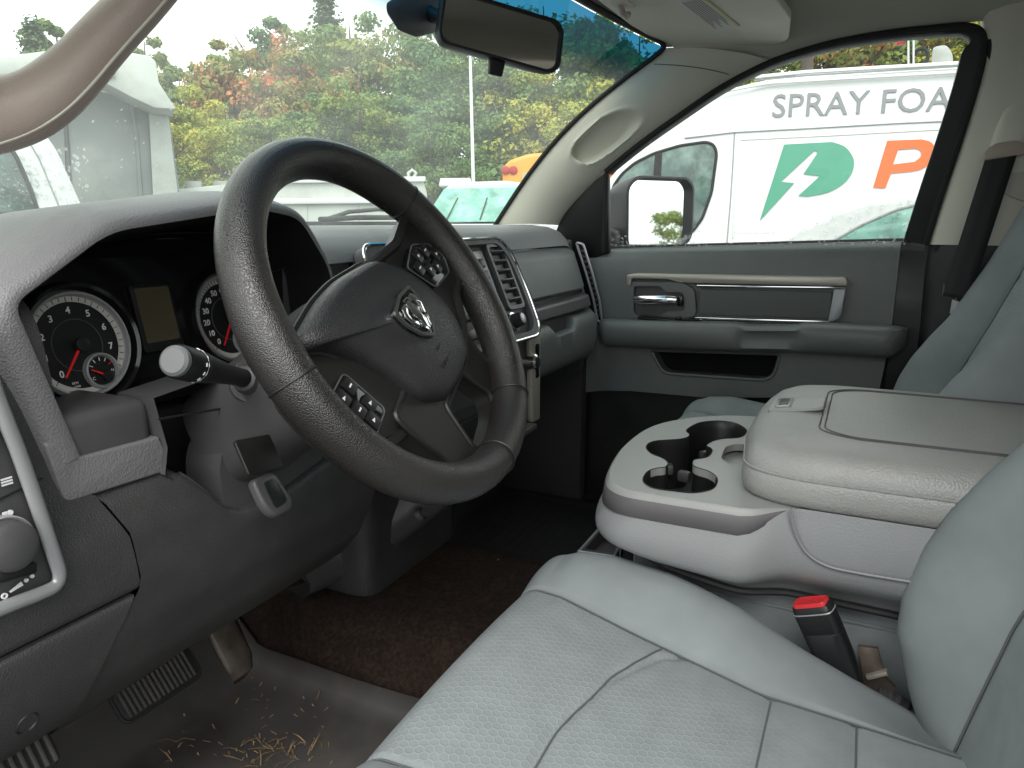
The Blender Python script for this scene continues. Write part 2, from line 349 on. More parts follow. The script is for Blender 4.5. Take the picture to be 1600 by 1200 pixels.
# ------------------------------------------------------------------ plates with holes
def plate(name, outer, holes, vec, m, parent=None, back=False, **k):
    """planar plate with holes: front face, outer rim and hole walls running along vec"""
    loops = [[Vector(tuple(map(float, p))) for p in outer]] + [[Vector(tuple(map(float, p))) for p in h] for h in holes]
    V = [p for l in loops for p in l]; F_ = [tuple(t) for t in tessellate_polygon(loops)]
    n = len(V); v = Vector(tuple(map(float, vec))); V2 = V+[p+v for p in V]; o = 0
    for l in loops:
        c = len(l)
        for i in range(c): a, b = o+i, o+(i+1) % c; F_.append((a, b, b+n, a+n))
        o += c
    return M(name, V2, F_, m, parent, **k)
def smoothstep(x, a=0.0, b=1.0):
    t = np.clip((x-a)/(b-a), 0, 1); return t*t*(3-2*t)

# ------------------------------------------------------------------ cab shell
cab = thing('truck_cab', 'beige headliner, pillars and windshield enclosing the pickup cab', 'truck cab', (0, 0.4, -0.74))
def ws(t, s):
    b = np.array([0.68*t, 1.06-0.205*t*t, -0.012+0.012*t*t]); c = np.array([0.62*t, 0.52-0.094*t*t, 0.375-0.02*t*t])
    return b*(1-s)+c*s + np.array([0, 0.022, 0.03])*math.sin(math.pi*s)
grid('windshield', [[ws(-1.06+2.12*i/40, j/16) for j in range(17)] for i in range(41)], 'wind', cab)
edge = [ws(1.0, s) for s in np.linspace(-0.04, 1, 18)]
edge = edge[:-2]+[ws(0.985, 1.0), ws(0.95, 1.012), ws(0.85, 1.016), ws(0.6, 1.016), ws(0.2, 1.016), ws(-0.3, 1.016), ws(-1, 1.0)]
edge[-7] = ws(0.99, 0.985)
tube('windshield_seal', cr([e+np.array([-0.004, -0.004, -0.002]) for e in edge], 4), 0.0055, 'rubber', cab, seg=8)
DN = np.array([1, 0, 0.25]); D0 = np.array([0.772, 0, -0.05])       # leaning plane of the side glass
def UD(px, py, off=0.0): return UP(px, py, D0+np.array([off, 0, 0]), DN)
# passenger A-pillar
e1 = [ws(1.0, s) for s in np.linspace(0, 1, 41)]
e2 = [UD(*p) for p in [(872, 352), (886, 330), (908, 305), (948, 266), (1000, 224), (1060, 181), (1130, 134), (1205, 96)]]
e2 = cr(e2, 8); e2 = [np.array([np.interp(s*(len(e2)-1), range(len(e2)), [q[k] for q in e2]) for k in range(3)]) for s in np.linspace(0, 1, 81)]
e1 = [ws(1.0, s) for s in np.linspace(-0.02, 1, 81)]
rows = []
for i in range(81):
    r = []
    for j in range(41):
        w = j/40; p = e1[i]*(1-w)+e2[i]*w
        bulge = 0.028*math.sin(math.pi*w)**0.7
        ds = (i/80-0.53)/0.135; dw = (w-0.52)/0.27
        q = (abs(ds)**2.6+abs(dw)**2.6)
        rec = 0.034*(1-smoothstep(q, 0.45, 1.0)); lip = 0.003*math.exp(-((q-1.12)/0.16)**2)
        r.append(p+np.array([-0.75, -0.62, 0.1])*(bulge-rec+lip))
    rows.append(r)
grid('pillar_trim', rows, 'pillar', cab, sharp=60)
# joint between pillar trim and headliner
tube('trim_joint', [rows[72][j]+np.array([-0.0005, -0.0005, -0.0005]) for j in range(4, 36)], 0.0008, 'dash_smooth', cab, seg=6)
# driver A-pillar (seen only where it meets the top of the frame)
rowsd = []
for i in range(0, 81, 4):
    rowsd.append([np.array([-1, 1, 1])*rows[i][j] for j in range(0, 41, 5)])
grid('pillar_trim', rowsd, 'pillar', cab)
# window opening of the passenger side
seal_px = [(948, 268), (1000, 226), (1060, 183), (1130, 136), (1205, 98), (1290, 71), (1380, 54), (1470, 44), (1512, 42), (1533, 52), (1537, 78), (1526, 130), (1500, 215), (1470, 305), (1446, 382)]
seal = cr([UD(*p) for p in seal_px], 6)
ys_e = [0.43, 0.30, 0.24, 0.10, -0.03, -0.15, -0.5, -1.4]
sp = sorted([(p[1], p[0], p[2]) for p in [UD(*q) for q in seal_px[3:9]]])
def edge_at(y):
    yy = [-2.0, -0.5]+[a[0] for a in sp]+[0.43]; xx = [0.66, 0.66]+[a[1]-0.004 for a in sp]+[0.62]; zz = [0.365, 0.365]+[a[2]+0.006 for a in sp]+[0.355]
    return lerp(y, yy, xx), lerp(y, yy, zz)
hl = []
T = np.linspace(-1, 1, 41)
hl.append([ws(t, 1.0)+np.array([0, -0.001, 0.001]) for t in T])
for y in [0.46, 0.42, 0.38, 0.33, 0.28, 0.24, 0.18, 0.10, 0.0, -0.1, -0.15, -0.25, -0.5, -0.9, -1.35]:
    xe, ze = edge_at(min(y, 0.43)); r = []
    for t in T:
        yy = y
        if y > 0.40: yy = min(y, 0.50-0.094*t*t)
        c = 0.425 - (0.012 if y > 0.36 else 0)
        f = abs(t)**7
        r.append(np.array([xe*t, yy, c*(1-f)+ze*f]))
    hl.append(r)
grid('headliner', hl, 'headliner', cab, sharp=70)
# shallow moulding line in the headliner beside the visor
rr = [np.array([0.30+0.36*k/12, 0.145-0.02*math.sin(k/12*math.pi), 0]) for k in range(13)]
# roof skin, back wall, rear doors and driver-side rail close the box
box('roof_skin', (0, -0.45, 0.46), (1.36, 1.75, 0.02), 'handle', cab)
plate('back_wall', [(-0.85, -1.38, 0.47), (0.85, -1.38, 0.47), (0.85, -1.38, -1.0), (-0.85, -1.38, -1.0)],
      [rpoly([(-0.6, -1.38, 0.30), (0.6, -1.38, 0.30), (0.66, -1.38, -0.02), (-0.66, -1.38, -0.02)], 0.05)], (0, -0.04, 0), 'headliner', cab)
plate('rear_side_trim', [(0.775, -0.52, 0.0), (0.775, -1.38, 0.0), (0.775, -1.38, -0.8), (0.775, -0.52, -0.8)], [], (0.03, 0, 0), 'door', cab)
plate('rear_side_trim', [(-0.775, -0.35, 0.46), (-0.775, -1.38, 0.46), (-0.775, -1.38, -0.8), (-0.775, -0.35, -0.8)],
      [rpoly([(-0.775, -0.5, 0.32), (-0.775, -1.2, 0.32), (-0.775, -1.25, 0.02), (-0.775, -0.5, 0.02)], 0.05)], (-0.03, 0, 0), 'headliner', cab)
box('rear_bench', (0, -1.15, -0.45), (1.4, 0.45, 0.35), 'cloth', cab, 0.06, 3)
box('rear_bench_back', (0, -1.32, -0.1), (1.4, 0.1, 0.6), 'cloth', cab, 0.04, 3)
# passenger B-pillar: upper trim beige, lower trim black
bp_edge = [UD(*p, off=-0.012) for p in [(1530, 8), (1537, 40), (1541, 78), (1530, 132), (1506, 215), (1478, 300), (1452, 382)]]
rows = []
for p in cr(bp_edge, 5):
    rows.append([p+np.array([0.03, 0.0, 0]), p+np.array([0.004, -0.002, 0]), p+np.array([-0.006, -0.012, 0]), p+np.array([-0.014, -0.04, 0]), p+np.array([-0.02, -0.10, 0]), p+np.array([-0.016, -0.2, 0.0]), p+np.array([0.0, -0.42, 0])])
grid('pillar_upper_trim', rows, 'pillar', cab, sharp=70)
# headliner side above the B-pillar
rows = []
lowp = [(1455, 366), (1446, 430), (1440, 500), (1432, 570), (1424, 640), (1418, 720)]
for q in lowp:
    p = UP(*q, (0.765, 0, 0), (1, 0, 0))
    rows.append([p+np.array([0.03, 0, 0]), p+np.array([0.0, -0.004, 0]), p+np.array([-0.008, -0.02, 0]), p+np.array([-0.012, -0.09, 0]), p+np.array([-0.008, -0.2, 0]), p+np.array([0, -0.42, 0])])
grid('pillar_lower_trim', rows, 'black', cab, sharp=70)
tube('door_opening_seal', cr([p+np.array([-0.004, -0.022, 0]) for p in [UD(*q) for q in [(1530, 62), (1526, 130), (1500, 215), (1470, 305), (1447, 382), (1438, 480), (1428, 570), (1420, 650)]]], 5), 0.011, 'rubber', cab, seg=10)
# kick panel and toe board
box('kick_panel', (0.775, 0.85, -0.5), (0.05, 0.42, 0.55), 'footwell', cab, 0.02, 2)
box('kick_panel', (-0.775, 0.85, -0.5), (0.05, 0.42, 0.55), 'footwell', cab, 0.02, 2)
box('firewall', (0, 1.14, -0.45), (1.7, 0.03, 0.9), 'footwell', cab)

# floor
X = np.linspace(-0.86, 0.86, 70); Y = np.linspace(-1.36, 1.13, 90)
def floor_z(x, y):
    tun = 0.115*(smoothstep(-abs(x-0.03), -0.27, -0.13))*(1-0.3*smoothstep(-y, 0.2, 0.8))
    toe = max(0, y-0.86)*1.0
    return -0.742+tun+toe
fl = grid('cab_floor', [[(x, y, floor_z(x, y)+0.0025*math.sin(x*40+y*13)*math.sin(y*31)) for y in Y] for x in X], 'carpet')
tag(fl, 'dark brown carpet over the transmission hump', kind='structure')

# ------------------------------------------------------------------ passenger door
door = thing('passenger_door', 'closed passenger door with charcoal trim, armrest, chrome pull and side window', 'door', (0.78, 0.25, -0.6))
prof = [(0.845, -0.050), (0.812, -0.049), (0.798, -0.053), (0.788, -0.064), (0.783, -0.085), (0.780, -0.12), (0.779, -0.17), (0.780, -0.22), (0.783, -0.262)]
rows = []
for k, y in enumerate(np.linspace(0.74, -0.058, 30)):
    dz = lerp(y, [-0.06, 0.6], [0.010, -0.016])
    rows.append([(x, y, z+dz*smoothstep(z, -0.2, -0.05)) for x, z in prof])
rows.append([(0.83, -0.062, r[2]) for r in rows[-1]])
grid('upper_panel', rows, 'door', door)
# black latch edge of the door
rows = [[(x+0.012, y, z+0.010*smoothstep(z, -0.2, -0.05)) for x, z in [(0.83, -0.047), (0.80, -0.052), (0.79, -0.07), (0.785, -0.2), (0.785, -0.45), (0.80, -0.6)]] for y in (-0.058, -0.09, -0.115)]
rows.append([(0.86, -0.12, r[2]) for r in rows[-1]])
grid('latch_edge', rows, 'black', door)
fx = Fr((0.78, 0, 0), (0, -1, 0), (0, 0, 1))        # a = -y, b = z, n = -X (into the cab)
def dp(px, py, x=0.78): p = U(px, py, x=x); return (-p[1], p[2])
def DY(px, x=0.78): return -U(px, 470, x=x)[1]
# lower panel with map pocket
pocket = rpoly([dp(1017, 547, .772), dp(1219, 553, .772), dp(1207, 595, .772), dp(1036, 583, .772)], [0.012, 0.01, 0.03, 0.02], 5)
outer = [(-0.74, -0.255), (0.058, -0.245)]+[dp(1371, 622, .772), dp(1100, 621, .772), dp(985, 611, .772), (-0.60, -0.43), (-0.74, -0.46)]
f2 = Fr((0.772, 0, 0), (0, -1, 0), (0, 0, 1))
plate('lower_panel', [f2(*p) for p in outer], [[f2(*p) for p in pocket]], (0.05, 0, 0), 'door', door)
tube('pocket_rim', [f2(*p, 0.001) for p in pocket], 0.004, 'door', door, seg=8, closed=True)
prism('pocket_liner', [f2(*p, -0.049) for p in [(-0.56, -0.29), (-0.1, -0.29), (-0.1, -0.41), (-0.56, -0.41)]], (0.01, 0, 0), 'deep_shade', door)
prism('door_shell', [(0.83, 0.74, -0.06), (0.83, -0.11, -0.05), (0.83, -0.11, -0.75), (0.83, 0.74, -0.75)], (0.06, 0, 0), 'black', door)
# armrest
rows = []
arm = [(-0.012, 0.008), (0.0, 0.011), (0.030, 0.014), (0.052, 0.0145), (0.064, 0.0115), (0.072, 0.004), (0.0755, -0.008), (0.074, -0.026), (0.067, -0.043), (0.050, -0.054), (0.0, -0.060), (-0.012, -0.058)]
ya = np.concatenate([np.linspace(0.60, 0.57, 6), np.linspace(0.55, -0.03, 40), np.linspace(-0.04, -0.088, 8)])
for y in ya:
    e = min(1.0, math.sqrt(max(0.0, 1-((0.57-y)/0.03 if y < 0.57 else (y-0.57)/0.032)**2)) if y > 0.57 else 1.0)
    if y < -0.045: e = math.sqrt(max(0.02, 1-((-0.045-y)/0.046)**2))
    z0 = lerp(y, [-0.09, 0.1, 0.3, 0.6], [-0.2305, -0.232, -0.243, -0.252])
    w = lerp(y, [-0.1, 0.05, 0.2, 0.35, 0.6], [0.95, 1.0, 1.0, 0.95, 0.9])
    # hollowed grip in the middle
    g = smoothstep(y, 0.11, 0.14)*(1-smoothstep(y, 0.235, 0.265))
    r = []
    for ax, az in arm:
        hol = 0.016*g*smoothstep(ax, 0.02, 0.07)*smoothstep(-abs(az+0.02), -0.028, -0.008)
        r.append((0.775-(ax*w*e-hol), y, z0+az*(0.35+0.65*e)-(0.006*g if az > 0 else 0)))
    rows.append(r)
grid('armrest', rows, 'door', door, sharp=60)
sw = Fr((0.745, 0.42, -0.2335), (0, -1, -0.02), (1, 0, 0.12))
flat('switch_panel', sw, rect(0.155, 0.030, 0.008), 0.006, 'gloss_black', door, 0.002)
for k in range(3): box('window_switch', sw(0.02+0.022*k, 0, 0.008), (0.014, 0.012, 0.006), 'black', door, 0.002)
# champagne blade, chrome lines and insert
def strip(name, a0, a1, b0, b1, h, m, parent, bw, r=None, c=0.0):
    return flat(name, fx, rpoly([(a0, b0), (a1, b0), (a1, b1), (a0, b1)], r or 0.0001, 4), h, m, parent, bw, c=c)
aL, aR = dp(981, 434, .765)[0], dp(1325, 434, .765)[0]
zt, zb = -0.1245, -0.143
flat('accent_blade', fx, rpoly([(aL, zb-0.012), (aL-0.002, zt-0.004), (aL+0.02, zt), (aR-0.006, zt+0.006), (aR, zt-0.002), (aR, zb+0.005), (aL+0.13, zb), (aL+0.10, zb+0.007), (aL+0.012, zb+0.006), (aL+0.008, zb-0.012)], 0.005, 4), 0.022, 'champ', door, 0.004)
ai = dp(1092, 470, .77)[0]; ao = dp(1300, 470, .77)[0]
flat('insert_panel', fx, rpoly([(ai, -0.157), (ao, -0.152), (ao-0.002, -0.213), (ai, -0.219)], 0.006, 4), 0.012, 'door_insert', door, 0.004)
flat('chrome_line', fx, [(ai-0.006, -0.1475), (aR-0.002, -0.1400), (aR-0.002, -0.1445), (ai-0.006, -0.152)], 0.016, 'chrome', door, 0.001)
flat('chrome_line', fx, [(ai-0.006, -0.2245), (ao, -0.2165), (ao, -0.2215), (ai-0.006, -0.2290)], 0.016, 'chrome', door, 0.001)
flat('insert_end_cap', fx, rpoly([(ao+0.002, -0.146), (aR-0.002, -0.1448), (aR-0.006, -0.205), (aR-0.02, -0.2175), (ao-0.004, -0.2185)], [0.002, 0.002, 0.015, 0.01, 0.002], 4), 0.017, 'cap_silver', door, 0.003)
# handle bezel and chrome pull
hb = rpoly([dp(983, 440, .765), dp(1066, 441, .765), dp(1085, 452, .765), dp(1088, 492, .765), dp(1070, 500, .765), dp(996, 499, .765), dp(984, 490, .765)], 0.012, 4)
hh = rpoly([dp(990, 447, .765), dp(1032, 447, .765), dp(1040, 456, .765), dp(1068, 457, .765), dp(1070, 485, .765), dp(1040, 487, .765), dp(1032, 494, .765), dp(996, 494, .765), dp(990, 487, .765)], 0.008, 4)
f3 = Fr((0.764, 0, 0), (0, -1, 0), (0, 0, 1))
plate('handle_bezel', [f3(*p) for p in hb], [[f3(*p) for p in hh]], (0.03, 0, 0), 'door', door)
flat('handle_recess', fx, hb, 0.004, 'dash_smooth', door)
cl = cr([f3(*dp(992, 468, .76), 0.006), f3(*dp(1010, 468, .76), 0.012), f3(*dp(1040, 468, .76), 0.011), f3(*dp(1056, 469, .76), 0.006)], 5)
rows = tube_rows(cl, list(np.interp(np.linspace(0, 1, len(cl)), [0, .2, .8, 1], [0.010, 0.013, 0.012, 0.011])), 12, up=(0, 0, 1), flat=0.9)
rows = [[q*np.array([1, 1, 1])-np.array([0, 0, 0]) for q in r] for r in rows]
ctr = [np.mean(r, axis=0) for r in rows]
rows = [[np.array([c[0]+(q[0]-c[0])*0.45, q[1], q[2]]) for q in r] for r, c in zip(rows, ctr)]
grid('door_pull', rows, 'chrome', door, cv=True, cap=True, sharp=70)
box('pull_pivot', f3(*dp(1063, 470, .76), 0.002), (0.016, 0.012, 0.026), 'gloss_black', door, 0.003)
tube('lock_pin', [UD(1417, 379), UD(1417, 362)], 0.0022, 'black', door, seg=8)
disc('lock_grommet', Fr(UD(1417, 379.5), (0, -1, 0), (1, 0, 0)), 0.008, 0.003, 'black', door, 16)
# glass, black window frame, mirror sail
gl = [UD(*p, off=0.012) for p in [(930, 395), (930, 282)]]+[p+np.array([0.012, 0, 0]) for p in seal]+[UD(1444, 392, off=0.012)]
M('window_glass', gl, [tuple(range(len(gl)))], 'sideg', door, smooth=False)
ctrp = UD(1240, 260)
inn = []
for i, p in enumerate(seal):
    t = i/(len(seal)-1)
    w = lerp(t, [0, 0.3, 0.55, 0.66, 0.72, 1.0], [0.006, 0.008, 0.012, 0.022, 0.036, 0.042])
    a = seal[max(i-1, 0)]; b = seal[min(i+1, len(seal)-1)]; tg = (b-a)/np.linalg.norm(b-a); nn = np.cross(np.array([1, 0, 0.25])/1.031, tg)
    if nn @ (ctrp-p) < 0: nn = -nn
    inn.append(p+nn*w)
rows = [[p+np.array([0.03, 0, 0]), p+np.array([-0.006, 0, 0]), p*0.3+q*0.7+np.array([-0.006, 0, 0]), q+np.array([0.0, 0, 0]), q+np.array([0.03, 0, 0])] for p, q in zip(seal, inn)]
grid('window_frame', rows, 'black', door, sharp=50)
tube('window_seal', [p+np.array([-0.006, 0, 0.0]) for p in seal], 0.0065, 'rubber', door, seg=8)
sail = [UD(*p) for p in [(868, 362), (876, 340), (893, 316), (918, 292), (950, 264), (951, 395), (930, 402), (890, 402)]]
prism('mirror_sail', sail, (0.02, 0, 0), 'black', door, 0.003)
tube('division_bar', [UD(948, 268), UD(946, 330), UD(943, 394)], 0.006, 'rubber', door, seg=8)
tube('sill_sweep', [np.array([0.803, y, -0.0475+lerp(y, [-0.06, 0.6], [0.010, -0.016])]) for y in np.linspace(0.60, -0.09, 12)], 0.003, 'rubber', door, seg=6)
# wing mirror
mu = np.array([0.80, -0.60, 0.0]); mc = U(1034, 334, x=0.985)
fm = Fr(mc, mu, (0.042, 0.056, 1.0))
if fm.n[1] > 0: fm = Fr(mc, -mu, (0.042, 0.056, 1))
mo = rpoly([(-0.125, -0.098), (0.10, -0.086), (0.108, 0.075), (0.085, 0.098), (-0.09, 0.098), (-0.122, 0.07)], [0.03, 0.045, 0.04, 0.03, 0.04, 0.03], 6)
rows = []
for s, c in [(0.60, -0.13), (0.78, -0.12), (0.92, -0.085), (0.99, -0.04), (1.0, 0.0), (0.985, 0.008), (0.93, 0.009), (0.90, 0.002), (0.895, -0.012)]:
    rows.append([fm(p[0]*s, p[1]*s, c) for p in mo])
mh = grid('mirror_housing', rows, 'black', door, cv=True, sharp=60)
mh['label'] = 'black wing mirror housing outside the passenger window'
V, Fc = gridvf([rows[0]], cv=True); 
M('mirror_back', rows[0], [tuple(range(len(rows[0])))], 'black', mh)
o = flat('mirror_glass', fm, [(p[0]*0.895, p[1]*0.895) for p in mo], 0.002, 'mirror', mh, c=-0.012)
box('mirror_arm', (0.90, 0.62, -0.05), (0.12, 0.06, 0.07), 'black', door, 0.02, 3)
# rain beads clinging to the lower edge of the glass
def drops(name, gen, label, parent=None, n=200, m='drop'):
    bm = bmesh.new()
    for _ in range(n):
        p, nrm, r = gen()
        mtx = Matrix.Translation(Vector(p)) @ Vector((0, 0, 1)).rotation_difference(Vector(nrm)).to_matrix().to_4x4() @ Matrix.Diagonal((r, r*random.uniform(.9, 1.6), r*0.5, 1))
        bmesh.ops.create_icosphere(bm, subdivisions=1, radius=1, matrix=mtx)
    o = BM(name, bm, m, parent, sharp=None); o['kind'] = 'stuff'
    if label: o['label'] = label
    return o
def gdrop():
    px = random.uniform(950, 1095) if random.random() < 0.6 else random.uniform(950, 1440)
    py = 385-abs(random.gauss(0, 1))*(9 if px < 1095 else 4)-max(0, px-1100)*0.012
    return UD(px, py, off=0.014), DN, random.uniform(0.0008, 0.0024)
drops('rain_beads', gdrop, None, door, 260)
# ------------------------------------------------------------------ dashboard
dash = thing('dashboard', 'charcoal dashboard with hooded gauges, center stack and glove box', 'dashboard', (0, 0.75, -0.3))
# top pad from the binnacle to the passenger end
rows = []
for x in np.linspace(-0.30, 0.775, 60):
    e = smoothstep(x, 0.62, 0.775)
    t = x/0.68; yb = 1.07-0.205*t*t
    yo = 0.035*e*e; zo = -0.03*e*e
    c = smoothstep(-abs(x-0.04), -0.30, -0.14)       # the pad rolls back over the center stack
    rows.append([(x, yb+0.03, -0.010), (x, yb-0.03, -0.008), (x, 0.86+yo, -0.008+zo*.3), (x, 0.76+yo, -0.007+zo*.5), (x, 0.705+yo, -0.012+zo), (x, 0.678+yo+0.012*c, -0.022+zo), (x, 0.662+yo+0.012*c, -0.038+zo), (x, 0.655+yo+0.012*c, -0.056+zo), (x, 0.68+yo, -0.062+zo)])
grid('top_pad', rows, 'dash', dash, sharp=70)
# windshield-side filler to the left of the pad
# glove box side
def gx(x, z):    # fore-aft position of the passenger fascia
    e = smoothstep(x, 0.60, 0.80)
    return lerp(z, [-0.34, -0.31, -0.25, -0.21, -0.17, -0.06], [0.60, 0.585, 0.588, 0.60, 0.612, 0.648])+0.05*e*e
def fascia(name, x0, x1, z0, z1, m, proud=0.004, sk0=0.0, sk1=0.0, nx=24, nz=10, th=0.012, zl=None, r=0.008):
    rows = []; 
    us = np.linspace(0, 1, nx); vs = np.linspace(0, 1, nz)
    for u in us:
        rr = []
        for v in vs:
            z = z0+(z1-z0)*v; x = (x0+sk0*(1-v))+((x1+sk1*(1-v))-(x0+sk0*(1-v)))*u
            d = min(u*(x1-x0), (1-u)*(x1-x0), v*abs(z1-z0), (1-v)*abs(z1-z0))
            rr.append((x, gx(x, z)-proud+(proud+th)*(1-min(1.0, d/r))**3, z))
        rows.append(rr)
    return grid(name, rows, m, dash, sharp=60)
rows = [[(x, gx(x, z)+0.010, z) for z in np.linspace(-0.06, -0.35, 20)] for x in np.linspace(0.20, 0.80, 20)]
grid('fascia_backing', rows, 'black', dash)
gbx = fascia('glove_box_door', 0.285, 0.700, -0.166, -0.060, 'door', 0.005, 0.03, 0.022)
fascia('glove_box_grip', 0.322, 0.722, -0.204, -0.170, 'dash_smooth', 0.010, 0.01, 0.004, nz=12)
# lower pad with the shelf notch
rows = []
for x in np.linspace(0.30, 0.80, 50):
    nt_ = smoothstep(x, 0.40, 0.43)*(1-smoothstep(x, 0.52, 0.55)); e = smoothstep(x, 0.66, 0.8)
    yo = 0.05*e
    rows.append([(x, 0.66+yo, -0.209-0.03*nt_), (x, 0.612+yo, -0.210-0.028*nt_), (x, 0.594+yo, -0.213-0.022*nt_), (x, 0.584+yo, -0.222-0.016*nt_), (x, 0.580+yo, -0.24), (x, 0.580+yo, -0.275), (x, 0.586+yo, -0.305), (x, 0.604+yo, -0.325), (x, 0.66+yo, -0.345), (x, 0.80+yo, -0.40), (x, 0.95, -0.44)])
grid('lower_pad', rows, 'door', dash, sharp=60)
# end cap and demister vent at the passenger end
vp = [(900, 379), (911, 381), (925, 425), (937, 470), (941, 504), (934, 502), (927, 466), (915, 424)]
def vpp(px, py, o=0.0):
    x = lerp(py, [379, 505], [0.735, 0.770]); p = U(px, py, x=x-o); return p
vl = rpoly([vpp(*p) for p in vp], 0.006, 3)
prism('end_vent', [p+np.array([0.004, 0.006, 0]) for p in vl], (0.01, 0.02, 0), 'black', dash)
tube('end_vent_trim', vl, 0.0032, 'silver', dash, seg=8, closed=True)
for k in range(13):
    py = 392+k*8.4; a = vpp(lerp(py, [379, 424, 466, 504], [903, 917, 929, 936]), py, .001); b = vpp(lerp(py, [379, 424, 466, 504], [911, 925, 937, 941]), py+1, .001)
    tube('vent_slat', [a, b], 0.0022, 'dash_smooth', dash, seg=6)
rows = [[(0.70, 0.70, z), (0.745, 0.668+0.0*z, z), (0.772, 0.70, z), (0.785, 0.78, z)] for z in np.linspace(-0.05, -0.34, 8)]
rows = []
for z in np.linspace(-0.045, -0.335, 14):
    g = gx(0.73, z)
    rows.append([(0.715, gx(0.715, z)+0.004, z), (0.735, g-0.002, z), (0.757, g+0.012, z), (0.772, g+0.04, z), (0.778, g+0.14, z)])
grid('end_cap', rows, 'door', dash, sharp=70)

# ---- center stack
fs = Fr((0.052, 0.612, -0.118), (1, -0.055, 0), (0, 0.40, 0.916))
so = rpoly([(-0.212, 0.088), (0.190, 0.092), (0.214, 0.055), (0.222, -0.02), (0.218, -0.088), (0.195, -0.105), (-0.195, -0.105), (-0.218, -0.07)], [0.02, 0.03, 0.05, 0.06, 0.025, 0.02, 0.02, 0.03], 5)
prism('stack_body', [fs(p[0]*0.985, p[1]*0.985, -0.004) for p in so], -fs.n*0.09, 'black', dash, 0.004)
si = [(p[0]*0.925, p[1]*0.88) for p in so]
plate('stack_bezel', [fs(*p, 0.012) for p in so], [[fs(*p, 0.012) for p in si]], -fs.n*0.018, 'trim_grey', dash)
tube('bezel_edge', [fs(p[0]*0.995, p[1]*0.995, 0.012) for p in so], 0.0032, 'chrome', dash, seg=8, closed=True)
flat('stack_face', fs, [(p[0]*0.93, p[1]*0.89) for p in so], 0.008, 'dash_smooth', dash, 0.001, c=-0.006)
flat('screen_surround', fs, rect(0.225, 0.125, 0.010, 0, 0.012), 0.010, 'gloss_black', dash, 0.003)
flat('screen', fs, rect(0.150, 0.092, 0.003, 0, 0.016), 0.0008, 'lcd_grey' if 'lcd_grey' in MT else 'lcd', dash, c=0.0102)
for s in (-1, 1):
    fv = fs.at(s*0.163, 0.018)
    plate('vent_frame', [fv(*p, 0.010) for p in rect(0.062, 0.128, 0.010)], [[fv(*p, 0.010) for p in rect(0.048, 0.114, 0.007)]], -fs.n*0.012, 'dash_smooth', dash)
    flat('vent_cavity', fv, rect(0.05, 0.116, 0.006), 0.002, 'black', dash, c=0.0005)
    for k in range(6):
        box('vent_slat', fv(0, -0.046+k*0.0185, 0.006), (0.047, 0.004, 0.012), 'dash_smooth', dash, 0.001, rot=(fs.m3 @ Matrix.Rotation(R(-25), 3, 'X')))
    fk = fs.at(s*0.135, -0.068)
    kb = lathe('stack_knob', fk, [(0.0, 0.028), (0.010, 0.028), (0.0125, 0.026), (0.014, 0.010), (0.015, 0.002)], 'black', dash, 24)
    lathe('knob_ring', fk, [(0.0145, 0.002), (0.017, 0.003), (0.0175, 0.009), (0.0145, 0.010)], 'chrome', kb, 24)
    lathe('knob_cap', fk, [(0.0, 0.0288), (0.008, 0.0286), (0.010, 0.0276)], 'silver', kb, 24)
for k in range(6): box('stack_key', fs(-0.075+k*0.03, -0.073, 0.006), (0.026, 0.018, 0.008), 'button', dash, 0.002, rot=fs.m3)
for s in (-1, 1):
    for k in range(4): box('screen_key', fs(s*0.094, 0.046-k*0.022, 0.010), (0.018, 0.016, 0.006), 'button', dash, 0.002, rot=fs.m3)
# lower stack: climate panel, tray and side trims
fl2 = Fr((0.052, 0.585, -0.30), (1, -0.03, 0), (0, -0.03, 1))
prism('lower_stack', [fl2(*p) for p in rpoly([(-0.215, 0.095), (0.235, 0.095), (0.248, -0.09), (-0.21, -0.09)], 0.02, 4)], -fl2.n*0.12, 'dash_dark', dash, 0.006)
flat('climate_panel', fl2, rect(0.30, 0.085, 0.012, -0.02, 0.04), 0.006, 'dash_smooth', dash, 0.003)
flat('stack_side_trim', fl2, rpoly([(0.195, 0.093), (0.240, 0.093), (0.252, -0.088), (0.216, -0.088)], 0.006, 3), 0.012, 'champ', dash, 0.003)
flat('side_trim_recess', fl2, rpoly([(0.215, 0.07), (0.236, 0.07), (0.240, 0.0), (0.222, 0.0)], 0.006, 3), 0.0126, 'gloss_black', dash, 0.002)
for k, a in enumerate((-0.13, -0.02, 0.09)):
    fk = fl2.at(a, 0.045)
    kb = lathe('climate_knob', fk, [(0.0, 0.030), (0.013, 0.029), (0.016, 0.026), (0.018, 0.006)], 'black', dash, 24)
    lathe('knob_ring', fk, [(0.0185, 0.005), (0.022, 0.006), (0.0225, 0.011), (0.0185, 0.012)], 'silver', kb, 24)
fk = Fr(U(826, 566, y=0.575), (1, 0, 0), (0, 0.1, 1))
kb = lathe('selector_knob', fk, [(0.0, 0.020), (0.012, 0.0195), (0.0155, 0.016), (0.0165, 0.0), (0.0165, -0.03)], 'chrome', dash, 28)
lathe('selector_cap', fk, [(0.0, 0.0212), (0.009, 0.021), (0.0105, 0.0196)], 'black', kb, 24)
flat('stack_tray', fl2, rect(0.36, 0.055, 0.01, -0.02, -0.05), 0.008, 'black', dash, 0.003)
box('tray_lip', fl2(-0.0, -0.088, 0.012), (0.40, 0.05, 0.012), 'dash_smooth', dash, 0.004)
# knuckle of dash under the pad between binnacle and stack
rows = [[(x, 0.662+0.012*s_, -0.05), (x, 0.665, -0.12), (x, 0.675, -0.20), (x, 0.70, -0.28)] for x, s_ in zip(np.linspace(-0.30, -0.14, 8), np.linspace(0, 1, 8))]
grid('inner_fascia', rows, 'dash_smooth', dash)

